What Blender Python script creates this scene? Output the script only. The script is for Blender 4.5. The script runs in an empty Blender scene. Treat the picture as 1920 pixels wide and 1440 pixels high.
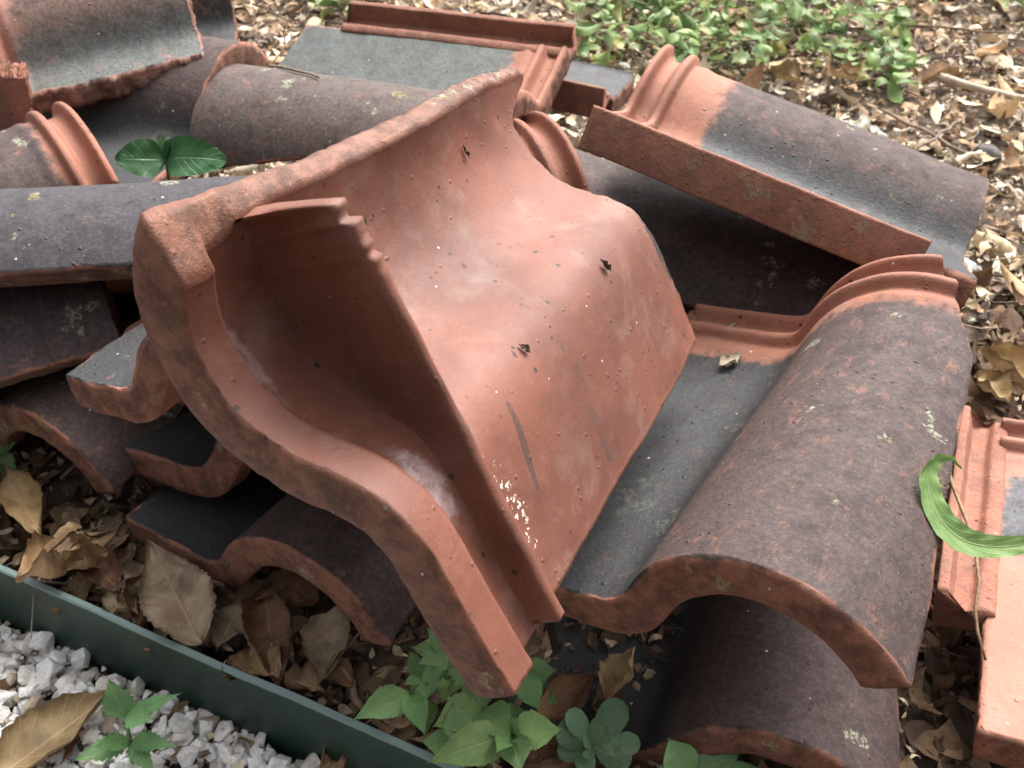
import bpy, bmesh, math, random
import numpy as np
from mathutils import Vector, Matrix, noise

R = math.radians
S = bpy.context.scene
COL = S.collection
CAM_H = 0.67
PITCH = R(42.0)
FPX, CX, CY = 1800.0, 960.0, 720.0

# ------------------------------------------------------------------ camera, sky, sun, exposure
cam_d = bpy.data.cameras.new('camera')
cam = bpy.data.objects.new('camera', cam_d)
COL.objects.link(cam)
cam.location = (0, 0, CAM_H)
cam.rotation_euler = (R(90) - PITCH, 0, 0)
cam_d.sensor_width = 36.0
cam_d.lens = 36.0 * FPX / 1920.0
cam_d.clip_start = 0.02
cam_d.clip_end = 200
cam_d.dof.use_dof = True
cam_d.dof.focus_distance = 0.56
cam_d.dof.aperture_fstop = 17.0
S.camera = cam

SUN_EL, SUN_AZ = R(55), R(28)          # azimuth clockwise from +Y (away from the camera)
W = bpy.data.worlds.new('World')
S.world = W
W.use_nodes = True
nt = W.node_tree
bg = nt.nodes['Background']
sky = nt.nodes.new('ShaderNodeTexSky')
sky.sky_type = 'NISHITA'
sky.sun_disc = False
sky.sun_elevation = SUN_EL
sky.sun_rotation = SUN_AZ
sky.dust_density = 4.0
sky.ozone_density = 1.0
hs = nt.nodes.new('ShaderNodeHueSaturation')
hs.inputs['Saturation'].default_value = 0.17
nt.links.new(sky.outputs[0], hs.inputs['Color'])
# dimming added to low sky, mostly near side, standing in for trees and photographer
tc = nt.nodes.new('ShaderNodeTexCoord')
sx = nt.nodes.new('ShaderNodeSeparateXYZ')
nt.links.new(tc.outputs['Generated'], sx.inputs[0])
def wmath(op, a, b):
    x = nt.nodes.new('ShaderNodeMath'); x.operation = op
    for i, v in enumerate((a, b)):
        if isinstance(v, (int, float)): x.inputs[i].default_value = v
        else: nt.links.new(v, x.inputs[i])
    return x.outputs[0]
mr = nt.nodes.new('ShaderNodeMapRange'); mr.interpolation_type = 'SMOOTHSTEP'
nt.links.new(wmath('ADD', wmath('ADD', sx.outputs[2], wmath('MULTIPLY', sx.outputs[1], .45)), wmath('MULTIPLY', sx.outputs[0], .15)), mr.inputs[0])
for i, v in ((1, .0), (2, .8), (3, .15), (4, 1.0)): mr.inputs[i].default_value = v
mxw = nt.nodes.new('ShaderNodeMix'); mxw.data_type = 'RGBA'; mxw.blend_type = 'MULTIPLY'; mxw.inputs[0].default_value = 1.0
nt.links.new(hs.outputs[0], mxw.inputs[6])
nt.links.new(mr.outputs[0], mxw.inputs[7])
nt.links.new(mxw.outputs[2], bg.inputs['Color'])
bg.inputs['Strength'].default_value = 0.13
sun_d = bpy.data.lights.new('sun', 'SUN')
sun = bpy.data.objects.new('sun', sun_d)
COL.objects.link(sun)
sun_d.energy = 1.5
sun_d.angle = R(35)
sun_d.color = (1.0, 0.97, 0.93)
sd = Vector((math.sin(SUN_AZ) * math.cos(SUN_EL), math.cos(SUN_AZ) * math.cos(SUN_EL), math.sin(SUN_EL)))
sun.rotation_euler = sd.to_track_quat('Z', 'Y').to_euler()
S.view_settings.view_transform = 'Standard'
S.view_settings.look = 'None'
S.view_settings.exposure = 1.82
S.view_settings.gamma = 1.0


# ------------------------------------------------------------------ helpers
def ray(px, py):
    a, b = (px - CX) / FPX, (py - CY) / FPX
    c, s = math.cos(PITCH), math.sin(PITCH)
    return Vector((a, c - b * s, -s - b * c))


def at(px, py, z=0.0):
    """the point of the place at height z that the surveyed picture point shows"""
    d = ray(px, py)
    return Vector((0, 0, CAM_H)) + d * ((z - CAM_H) / d.z)


def tag(o, label=None, cat=None, group=None, kind=None):
    if label: o['label'] = label
    if cat: o['category'] = cat
    if group: o['group'] = group
    if kind: o['kind'] = kind
    return o


def link_mesh(name, verts, faces, mat, parent=None, smooth=True):
    me = bpy.data.meshes.new(name)
    me.from_pydata([tuple(v) for v in verts], [], faces)
    me.update()
    if smooth: me.polygons.foreach_set('use_smooth', [True] * len(me.polygons))
    me.materials.append(mat)
    o = bpy.data.objects.new(name, me)
    COL.objects.link(o)
    if parent: o.parent = parent
    return o


def np_mesh(name, V, Q, mat, colors=None, uv=None, parent=None, smooth=True):
    """V (n,3), Q (m,4) quads (all same size) -> object; fast path for scattered stuff"""
    me = bpy.data.meshes.new(name)
    n, m, k = len(V), len(Q), Q.shape[1]
    me.vertices.add(n)
    me.vertices.foreach_set('co', V.astype(np.float32).ravel())
    me.loops.add(m * k)
    me.loops.foreach_set('vertex_index', Q.astype(np.int32).ravel())
    me.polygons.add(m)
    me.polygons.foreach_set('loop_start', (np.arange(m) * k).astype(np.int32))
    me.polygons.foreach_set('loop_total', np.full(m, k, np.int32))
    me.polygons.foreach_set('use_smooth', np.full(m, smooth))
    if colors is not None:
        a = me.attributes.new('tint', 'FLOAT_COLOR', 'POINT')
        a.data.foreach_set('color', colors.astype(np.float32).ravel())
    if uv is not None:
        a = me.attributes.new('leaf_uv', 'FLOAT_VECTOR', 'POINT')
        a.data.foreach_set('vector', uv.astype(np.float32).ravel())
    me.update()
    me.validate()
    me.materials.append(mat)
    o = bpy.data.objects.new(name, me)
    COL.objects.link(o)
    if parent: o.parent = parent
    return o


class N:
    """small node-tree writer"""
    def __init__(s, name):
        s.m = bpy.data.materials.new(name)
        s.m.use_nodes = True
        s.t = s.m.node_tree
        s.b = s.t.nodes['Principled BSDF']

    def n(s, kind, **kw):
        x = s.t.nodes.new(kind)
        for k, v in kw.items(): setattr(x, k, v)
        return x

    def put(s, sock, v):
        if hasattr(v, 'is_output') or isinstance(v, bpy.types.NodeSocket): s.t.links.new(v, sock)
        elif isinstance(v, (tuple, list)) and len(v) == 3 and sock.type == 'RGBA': sock.default_value = (*v, 1)
        else: sock.default_value = v

    def math(s, op, a, b=0.0, clamp=False):
        x = s.n('ShaderNodeMath', operation=op, use_clamp=clamp)
        s.put(x.inputs[0], a); s.put(x.inputs[1], b)
        return x.outputs[0]

    def mix(s, f, a, b, mode='MIX'):
        x = s.n('ShaderNodeMix', data_type='RGBA', blend_type=mode)
        x.clamp_factor = True
        s.put(x.inputs[0], f); s.put(x.inputs[6], a); s.put(x.inputs[7], b)
        return x.outputs[2]

    def noise(s, vec, scale, detail=4.0, rough=0.55, dist=0.0):
        x = s.n('ShaderNodeTexNoise')
        s.put(x.inputs['Vector'], vec)
        x.inputs['Scale'].default_value = scale
        x.inputs['Detail'].default_value = detail
        x.inputs['Roughness'].default_value = rough
        x.inputs['Distortion'].default_value = dist
        return x.outputs[0]

    def ramp(s, v, lo, hi):
        x = s.n('ShaderNodeMapRange', interpolation_type='SMOOTHSTEP')
        s.put(x.inputs[0], v)
        x.inputs[1].default_value = lo; x.inputs[2].default_value = hi
        return x.outputs[0]

    def voronoi(s, vec, scale):
        x = s.n('ShaderNodeTexVoronoi')
        s.put(x.inputs['Vector'], vec)
        x.inputs['Scale'].default_value = scale
        return x.outputs['Distance'], x.outputs['Color']

    def sep(s, c):
        x = s.n('ShaderNodeSeparateColor')
        s.put(x.inputs[0], c)
        return x.outputs

    def coords(s, rnd=True):
        tc = s.n('ShaderNodeTexCoord')
        if not rnd: return tc.outputs['Object']
        oi = s.n('ShaderNodeObjectInfo')
        va = s.n('ShaderNodeVectorMath', operation='ADD')
        s.put(va.inputs[0], tc.outputs['Object'])
        s.put(va.inputs[1], s.math('MULTIPLY', oi.outputs['Random'], 37.0))
        return va.outputs[0]

    def bump(s, h, strength, dist):
        x = s.n('ShaderNodeBump')
        x.inputs['Strength'].default_value = strength
        x.inputs['Distance'].default_value = dist
        s.put(x.inputs['Height'], h)
        s.t.links.new(x.outputs[0], s.b.inputs['Normal'])

    def set(s, **kw):
        for k, v in kw.items(): s.put(s.b.inputs[k.replace('_', ' ')], v)
        return s.m


# ------------------------------------------------------------------ materials
def mat_tile(name, terra=(.36, .145, .088), terra2=(.24, .098, .062), pan=(.018, .0195, .020), barrel=(.044, .027, .024),
             slip=1.0, wear=0.0, lichen=0.5, dirt=0.5, dust=0.0, edge=(.24, .10, .06), scrapes=False):
    a = N(name)
    P = a.coords()
    at_ = a.n('ShaderNodeAttribute', attribute_name='mask')
    r, g, b = a.sep(at_.outputs['Color'])[:3]
    n_big = a.noise(P, 11, 5, .6)
    n_mid = a.noise(P, 60, 6, .65)
    n_fin = a.noise(P, 260, 5, .7)
    n_gr = a.noise(P, 900, 3, .6)
    # fired clay
    clay = a.mix(a.ramp(n_big, .35, .68), terra, terra2)
    clay = a.mix(a.math('MULTIPLY', a.ramp(n_mid, .52, .72), .35), clay, tuple(min(1, c * 1.35 + .03) for c in terra))
    if dust:
        dn = a.noise(P, 20, 7, .62, .4)
        clay = a.mix(a.math('MULTIPLY', a.ramp(dn, .50, .74), dust), clay, (.40, .265, .215))
    clay = a.mix(a.math('MULTIPLY', a.ramp(n_fin, .5, .8), .22), clay, (.12, .06, .04))
    wm = a.noise(P, 17, 3, .5, 1.2)
    ring = a.ramp(a.math('ABSOLUTE', a.math('SUBTRACT', a.math('FRACT', a.math('MULTIPLY', wm, 6.0)), .5)), .06, .0)
    clay = a.mix(a.math('MULTIPLY', a.math('MULTIPLY', ring, a.ramp(n_mid, .40, .60)), .22), clay, tuple(c * .5 for c in terra2))
    stn = a.noise(P, 5, 4, .6)
    clay = a.mix(a.math('MULTIPLY', a.ramp(stn, .47, .68), .52), clay, tuple(c * .55 for c in terra2))
    sc_m = a.n('ShaderNodeMapping'); a.put(sc_m.inputs[0], P); sc_m.inputs['Scale'].default_value = (60, 5, 30); sc_m.inputs['Rotation'].default_value = (.3, .2, .5)
    scr = a.noise(sc_m.outputs[0], 9, 3, .6)
    clay = a.mix(a.math('MULTIPLY', a.ramp(scr, .72, .78), .16), clay, (.42, .27, .21))
    # broken and worn edges: darker grime
    ed = a.mix(a.ramp(n_mid, .38, .62), edge, tuple(c * .45 for c in edge))
    ed = a.mix(a.math('MULTIPLY', a.ramp(n_fin, .5, .72), .5), ed, tuple(min(1, c * 1.7) for c in edge))
    col = a.mix(g, clay, ed)
    # dark engobe on the weather face, rubbed through in patches
    streak = a.n('ShaderNodeMapping'); a.put(streak.inputs[0], P); streak.inputs['Scale'].default_value = (1.0, .6, 1.0)
    n_wear = a.noise(streak.outputs[0], 85, 10, .78, .2)
    sc = a.mix(b, pan, barrel)
    sc = a.mix(a.ramp(n_fin, .35, .72), sc, a.mix(b, tuple(c * 1.9 for c in pan), tuple(min(1, c * 2.0) for c in barrel)))
    sc = a.mix(a.math('MULTIPLY', a.ramp(n_mid, .45, .7), .6), sc, tuple(c * .5 for c in barrel))
    blot = a.noise(P, 150, 7, .75)
    sc = a.mix(a.math('MULTIPLY', a.ramp(blot, .53, .66), a.math('ADD', .10, a.math('MULTIPLY', b, .26))), sc, (.115, .055, .042))
    sc = a.mix(a.math('MULTIPLY', a.ramp(a.noise(P, 190, 6, .75), .54, .66), .6), sc, (.022, .017, .018))
    sc = a.mix(a.math('MULTIPLY', a.ramp(a.noise(P, 420, 4, .7), .60, .70), .45), sc, (.20, .17, .16))
    m = a.math('ADD', r, a.math('MULTIPLY', a.math('SUBTRACT', n_mid, .5), 1.5))
    m = a.math('ADD', m, a.math('MULTIPLY', a.math('SUBTRACT', n_big, .5), 1.0))
    m = a.ramp(m, .22, .74)
    bare = a.ramp(n_wear, .595 - wear, .69 - wear)
    bare = a.math('MULTIPLY', bare, a.math('ADD', a.math('MULTIPLY', b, .65), .25))
    m = a.math('MULTIPLY', m, a.math('SUBTRACT', 1.0, a.math('MULTIPLY', bare, .48)))
    m = a.math('MULTIPLY', m, slip)
    col = a.mix(m, col, sc)
    # lichen patches, pale grey-green and a few yellow
    if lichen:
        lw = a.noise(P, 34, 4, .6)
        lw = a.math('ADD', lw, a.math('MULTIPLY', a.math('SUBTRACT', a.noise(P, 8, 2, .5), .5), .35))
        lw = a.math('ADD', lw, a.math('MULTIPLY', g, .055))
        lm = a.ramp(lw, .70 - .05 * lichen, .73 - .05 * lichen)
        lm = a.math('MULTIPLY', lm, a.math('MAXIMUM', a.math('MULTIPLY', r, a.math('ADD', .2, a.math('MULTIPLY', b, .8))), g))
        lm = a.math('MULTIPLY', lm, a.ramp(a.noise(P, 330, 5, .75), .43, .56))
        lc = a.mix(a.ramp(a.noise(P, 15, 2), .55, .60), (.27, .29, .20), (.24, .19, .055))
        col = a.mix(a.math('MULTIPLY', lm, .85), col, lc)
    col = a.mix(a.math('MULTIPLY', a.ramp(n_gr, .40, .68), .16 if scrapes else .28), col, a.mix(1.0, col, (.50, .46, .44), 'MULTIPLY'))
    # white specks and dark pits
    vd, vc = a.voronoi(P, 210)
    v1 = a.sep(vc)
    sp = a.math('MULTIPLY', a.math('LESS_THAN', vd, a.math('MULTIPLY', v1[1], .22)), a.math('GREATER_THAN', v1[0], .987))
    col = a.mix(a.math('MULTIPLY', sp, .8), col, (.62, .58, .52))
    vd2, vc2 = a.voronoi(P, 130)
    v2 = a.sep(vc2)
    pit = a.math('MULTIPLY', a.math('LESS_THAN', a.math('ADD', vd2, a.math('MULTIPLY', a.math('SUBTRACT', n_gr, .5), .25)), a.math('MULTIPLY', v2[2], .26)), a.math('GREATER_THAN', v2[1], 1 - .07 * (dirt + .3)))
    col = a.mix(a.math('MULTIPLY', pit, .85), col, (.03, .018, .014))
    h = a.math('ADD', a.math('MULTIPLY', n_fin, .5), a.math('MULTIPLY', n_gr, .25))
    h = a.math('ADD', h, a.math('MULTIPLY', n_mid, .5))
    h = a.math('MULTIPLY', h, a.math('ADD', a.math('MULTIPLY', g, 1.6), .55))
    gd, gc = a.voronoi(P, 170)
    gm = a.math('MULTIPLY', a.ramp(gd, .30, .05), a.math('GREATER_THAN', a.sep(gc)[0], .90))
    h = a.math('ADD', h, a.math('MULTIPLY', gm, .55))
    h = a.math('SUBTRACT', h, a.math('MULTIPLY', pit, .8))
    if scrapes:
        O = a.coords(False)
        so = a.n('ShaderNodeSeparateXYZ'); a.put(so.inputs[0], O)
        # whitewash drips near the lower end of the cross rib
        def blob(cx, cy, rx, ry):
            dx = a.math('DIVIDE', a.math('SUBTRACT', so.outputs[0], cx), rx)
            dy = a.math('DIVIDE', a.math('SUBTRACT', so.outputs[1], cy), ry)
            d2 = a.math('ADD', a.math('MULTIPLY', dx, dx), a.math('MULTIPLY', dy, dy))
            return a.ramp(d2, 1.0, 0.0)
        nb = a.noise(O, 240, 4, .70)
        z1 = blob(.058, .070, .048, .024)
        col = a.mix(a.math('MULTIPLY', a.ramp(a.math('ADD', a.math('MULTIPLY', z1, .155), nb), .70, .73), a.math('MULTIPLY', z1, 2.5, True)), col, (.70, .65, .57))
        z2 = blob(.105, .036, .03, .012)
        col = a.mix(a.math('MULTIPLY', a.ramp(a.math('ADD', a.math('MULTIPLY', z2, .30), a.noise(O, 120, 7, .72)), .52, .92), a.math('MULTIPLY', z2, .75, True)), col, (.66, .52, .50))
        z3 = blob(.19, .028, .05, .012)
        col = a.mix(a.math('MULTIPLY', a.ramp(a.math('ADD', a.math('MULTIPLY', z3, .22), a.noise(O, 110, 6, .7)), .58, .85), a.math('MULTIPLY', z3, .4, True)), col, (.50, .37, .34))
        # one dark smear and a chain of dark marks on the pan
        def seg(ax, ay, bx, by, w):
            L2 = (bx - ax) ** 2 + (by - ay) ** 2
            px = a.math('SUBTRACT', so.outputs[0], ax); py = a.math('SUBTRACT', so.outputs[1], ay)
            t = a.math('DIVIDE', a.math('ADD', a.math('MULTIPLY', px, bx - ax), a.math('MULTIPLY', py, by - ay)), L2, True)
            ex = a.math('SUBTRACT', px, a.math('MULTIPLY', t, bx - ax)); ey = a.math('SUBTRACT', py, a.math('MULTIPLY', t, by - ay))
            d = a.math('SQRT', a.math('ADD', a.math('MULTIPLY', ex, ex), a.math('MULTIPLY', ey, ey)))
            wid = a.math('MULTIPLY', a.math('ADD', .25, a.math('MULTIPLY', t, a.math('SUBTRACT', 1.0, t))), w * 3)
            return a.math('LESS_THAN', a.math('ADD', d, a.math('MULTIPLY', a.math('SUBTRACT', n_fin, .5), w)), wid)
        col = a.mix(a.math('MULTIPLY', a.math('MULTIPLY', seg(.100, .112, .051, .101, .0019), a.ramp(n_fin, .25, .50)), .8), col, (.055, .036, .03))
        br = a.ramp(n_mid, .50, .60)
        col = a.mix(a.math('MULTIPLY', a.math('MULTIPLY', seg(.108, .185, .012, .175, .0032), br), .75), col, (.06, .04, .034))
    if scrapes:
        z4 = a.math('MULTIPLY', blob(.085, .356, .05, .016), 1.0)
        col = a.mix(a.math('MULTIPLY', a.ramp(a.math('ADD', a.math('MULTIPLY', z4, .35), n_mid), .66, .74), .9), col, (.03, .025, .022))
    rough = a.math('ADD', .44 if scrapes else .58, a.math('MULTIPLY', n_mid, .35))
    rough = a.math('SUBTRACT', rough, a.math('MULTIPLY', a.math('MULTIPLY', m, a.math('SUBTRACT', 1.0, b)), .18))
    a.bump(h, .50 if scrapes else .80, .0022 if scrapes else .0030)
    return a.set(Base_Color=col, Roughness=rough, Specular_IOR_Level=.45)


def mat_leaf(name, c1, c2, vein, dead=True, transl=0.0, rough=.6, spots=0.0):
    a = N(name)
    at_ = a.n('ShaderNodeAttribute', attribute_name='leaf_uv')
    xyz = a.n('ShaderNodeSeparateXYZ'); a.put(xyz.inputs[0], at_.outputs['Vector'])
    u, v = xyz.outputs[0], xyz.outputs[1]          # u across -1..1, v along 0..1
    P = a.coords()
    oi = a.n('ShaderNodeObjectInfo')
    n1 = a.noise(P, 45, 6, .65)
    n2 = a.noise(P, 220, 5, .7)
    col = a.mix(a.ramp(n1, .35, .65), c1, c2)
    hsv = a.n('ShaderNodeHueSaturation')
    a.put(hsv.inputs['Color'], col)
    a.put(hsv.inputs['Value'], a.math('ADD', .72, a.math('MULTIPLY', oi.outputs['Random'], .5)))
    a.put(hsv.inputs['Hue'], a.math('ADD', .49, a.math('MULTIPLY', a.math('FRACT', a.math('MULTIPLY', oi.outputs['Random'], 7.7)), .02)))
    col = hsv.outputs[0]
    au = a.math('ABSOLUTE', u)
    mid = a.ramp(au, .07, .02)
    w = a.math('SUBTRACT', a.math('MULTIPLY', v, 9.0), a.math('MULTIPLY', au, 2.2))
    fr = a.math('ABSOLUTE', a.math('SUBTRACT', a.math('FRACT', w), .5))
    side = a.math('MULTIPLY', a.ramp(fr, .09, .02), .6)
    vm = a.math('MAXIMUM', mid, side)
    col = a.mix(a.math('MULTIPLY', vm, .55), col, vein)
    col = a.mix(a.math('MULTIPLY', a.ramp(n2, .56, .75), .4 if dead else .18), col, tuple(c * .4 for c in c2))
    if spots:
        sn = a.noise(P, 130, 5, .75)
        col = a.mix(a.math('MULTIPLY', a.ramp(sn, .56, .66), spots), col, (.30, .36, .10))
    if dead:
        bl = a.noise(P, 26, 5, .65)
        col = a.mix(a.math('MULTIPLY', a.ramp(bl, .52, .70), .6), col, tuple(c * .38 for c in c2))
        rim = a.ramp(a.math('ADD', au, a.math('MULTIPLY', n1, .35)), .98, 1.15)
        col = a.mix(a.math('MULTIPLY', rim, .6), col, tuple(c * .45 for c in c2))
    h = a.math('ADD', a.math('MULTIPLY', vm, -.5 if not dead else .6), a.math('MULTIPLY', n1, .8))
    h = a.math('ADD', h, a.math('MULTIPLY', n2, .25))
    a.bump(h, .6, .0015)
    a.set(Base_Color=col, Roughness=rough, Specular_IOR_Level=.4)
    if transl:
        tr = a.n('ShaderNodeBsdfTranslucent'); a.put(tr.inputs[0], col)
        mx = a.n('ShaderNodeMixShader'); mx.inputs[0].default_value = transl
        out = [x for x in a.t.nodes if x.type == 'OUTPUT_MATERIAL'][0]
        a.t.links.new(a.b.outputs[0], mx.inputs[1]); a.t.links.new(tr.outputs[0], mx.inputs[2])
        a.t.links.new(mx.outputs[0], out.inputs[0])
    return a.m


def mat_tint(name, rough=.8, scale=120, transl=0.0, bump=.4):
    """colour from the per-piece tint stored on the mesh, broken up by noise"""
    a = N(name)
    at_ = a.n('ShaderNodeAttribute', attribute_name='tint')
    P = a.coords(False)
    n1 = a.noise(P, scale, 6, .7)
    col = a.mix(a.ramp(n1, .3, .75), at_.outputs['Color'], a.mix(1.0, at_.outputs['Color'], (.55, .5, .45), 'MULTIPLY'))
    a.bump(n1, bump, .002)
    a.set(Base_Color=col, Roughness=rough, Specular_IOR_Level=.3)
    if transl:
        tr = a.n('ShaderNodeBsdfTranslucent'); a.put(tr.inputs[0], col)
        mx = a.n('ShaderNodeMixShader'); mx.inputs[0].default_value = transl
        out = [x for x in a.t.nodes if x.type == 'OUTPUT_MATERIAL'][0]
        a.t.links.new(a.b.outputs[0], mx.inputs[1]); a.t.links.new(tr.outputs[0], mx.inputs[2])
        a.t.links.new(mx.outputs[0], out.inputs[0])
    return a.m


def mat_soil():
    a = N('soil')
    P = a.coords(False)
    n1, n2, n3 = a.noise(P, 9, 6, .6), a.noise(P, 70, 6, .7), a.noise(P, 260, 5, .7)
    col = a.mix(a.ramp(n1, .35, .65), (.10, .072, .050), (.20, .15, .11))
    col = a.mix(a.ramp(n2, .5, .7), col, (.035, .024, .018))
    col = a.mix(a.math('MULTIPLY', a.ramp(n3, .58, .72), .6), col, (.20, .15, .10))
    a.bump(a.math('ADD', n2, n3), .8, .006)
    return a.set(Base_Color=col, Roughness=.95)


def mat_metal_green():
    a = N('green_painted_steel')
    P = a.coords(False)
    n1, n2 = a.noise(P, 18, 5, .6), a.noise(P, 120, 6, .72)
    col = a.mix(a.ramp(n1, .3, .7), (.007, .030, .019), (.012, .038, .026))
    col = a.mix(a.math('MULTIPLY', a.ramp(n2, .60, .74), .5), col, (.10, .09, .06))
    col = a.mix(a.math('MULTIPLY', a.ramp(a.noise(P, 55, 7, .75), .66, .72), .7), col, (.13, .07, .03))
    mud = a.math('MULTIPLY', a.ramp(a.noise(P, 14, 7, .72), .50, .72), .40)
    col = a.mix(mud, col, (.085, .075, .055))
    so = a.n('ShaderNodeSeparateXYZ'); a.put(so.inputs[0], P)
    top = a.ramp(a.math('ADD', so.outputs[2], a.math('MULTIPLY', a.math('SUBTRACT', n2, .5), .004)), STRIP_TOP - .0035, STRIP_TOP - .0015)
    col = a.mix(a.math('MULTIPLY', top, .75), col, (.20, .27, .26))  # paler top edge: worn paint with a highlight painted into the colour
    a.bump(n2, .15, .001)
    return a.set(Base_Color=col, Roughness=a.math('ADD', .34, a.math('MULTIPLY', n2, .25)), Specular_IOR_Level=.3)


def mat_plain(name, c1, c2, scale=60, rough=.8, bump=.5, dist=.002):
    a = N(name)
    P = a.coords()
    n1, n2 = a.noise(P, scale, 6, .65), a.noise(P, scale * 5, 4, .7)
    col = a.mix(a.ramp(n1, .32, .68), c1, c2)
    a.bump(a.math('ADD', n1, n2), bump, dist)
    return a.set(Base_Color=col, Roughness=rough)


M_HERO = mat_tile('bare_terracotta', terra=(.200, .071, .043), terra2=(.135, .048, .031), slip=0, lichen=.55, dirt=1.5, dust=.34, edge=(.20, .082, .048), scrapes=True)
M_DARK = mat_tile('weathered_engobe', wear=0.02, lichen=.85)
M_WORN = mat_tile('worn_engobe', wear=.05, lichen=1.1, dust=.35, barrel=(.042, .026, .023), edge=(.25, .10, .058))
M_BLUE = mat_tile('blue_black_engobe', pan=(.024, .025, .028), barrel=(.029, .026, .029), wear=.0, lichen=1.35, edge=(.17, .075, .05))
M_BACK = mat_tile('grey_engobe', pan=(.040, .047, .042), barrel=(.062, .044, .037), wear=.04, lichen=.35)
M_TROUGH = mat_tile('faded_pinkish_engobe', terra=(.40, .19, .135), terra2=(.30, .13, .09), pan=(.075, .082, .076), barrel=(.115, .075, .058), wear=.05, lichen=.3, dust=.5, edge=(.34, .17, .12))
M_MOSS = mat_tile('mossy_engobe', pan=(.028, .028, .030), barrel=(.046, .030, .030), wear=.04, lichen=1.9, edge=(.16, .085, .05))
M_ORANGE = mat_tile('clean_terracotta', terra=(.40, .18, .125), terra2=(.34, .15, .105), lichen=.25, dust=.6, dirt=1.0, pan=(.055, .055, .062), edge=(.33, .13, .075))


# ------------------------------------------------------------------ interlocking clay roof tile
TW, TL, PF, TH, SIG, DROP = .285, .34, .389, .071, .0157, -.018


def tile_profile(n=481):
    x0 = PF * TW; c = TW - x0
    rr = (c * c / 4 + TH * TH) / (2 * TH); zc = TH - rr; xc = x0 + c / 2
    a0 = math.atan2(-zc, x0 - xc); a1 = math.atan2(-zc - DROP, TW - xc)
    t = np.linspace(a0, a1, 200)
    P = np.concatenate([np.stack([np.linspace(-.05, x0, 120), np.zeros(120)], 1)[:-1], np.stack([xc + rr * np.cos(t), zc + rr * np.sin(t)], 1)])
    d = P[-1] - P[-2]; d /= np.linalg.norm(d)
    P = np.concatenate([P, P[-1] + d * np.linspace(.001, .05, 50)[:, None]])
    s = np.r_[0, np.cumsum(np.linalg.norm(np.diff(P, axis=0), axis=1))]
    Sx = np.linspace(0, s[-1], 600); Q = np.stack([np.interp(Sx, s, P[:, k]) for k in (0, 1)], 1)
    h = Sx[1]; k = int(4 * SIG / h); g = np.exp(-.5 * (np.arange(-k, k + 1) * h / SIG) ** 2); g /= g.sum()
    Q = np.stack([np.convolve(np.pad(Q[:, j], k, mode='edge'), g, 'valid') for j in (0, 1)], 1)
    i0 = np.searchsorted(Q[:, 0], 0.); S2 = np.linspace(Sx[i0], s[-1] - .05, n)
    return np.stack([np.interp(S2, Sx, Q[:, j]) for j in (0, 1)], 1)


PROF = tile_profile()
_t = np.gradient(PROF, axis=0); _t /= np.linalg.norm(_t, axis=1)[:, None]
PNRM = np.stack([-_t[:, 1], _t[:, 0]], 1)
ARC = float(np.sum(np.linalg.norm(np.diff(PROF, axis=0), axis=1)))


def prof(u):
    f = min(max(u, 0), 1) * (len(PROF) - 1); i = min(int(f), len(PROF) - 2); k = f - i
    p = PROF[i] * (1 - k) + PROF[i + 1] * k; n = PNRM[i] * (1 - k) + PNRM[i + 1] * k
    return p[0], p[1], n[0], n[1]


UE_Y = [0, .11, .26, .52, .64, .72, .81, .92, 1]        # the barrel edge draws in toward the head
UE_U = [1, .98, .935, .885, .867, .85, .80, .75, .70]


def sstep(a, b, x):
    t = min(max((x - a) / (b - a), 0), 1)
    return t * t * (3 - 2 * t)


def nz(x, y, z, seed): return noise.noise((x + seed * 7.31, y - seed * 3.77, z + seed * 1.93))


def fr(x, y, seed, oct=4): return noise.fractal((x + seed * 5.1, y - seed * 2.3, seed * .77), 1.0, 2.0, oct)


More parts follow.
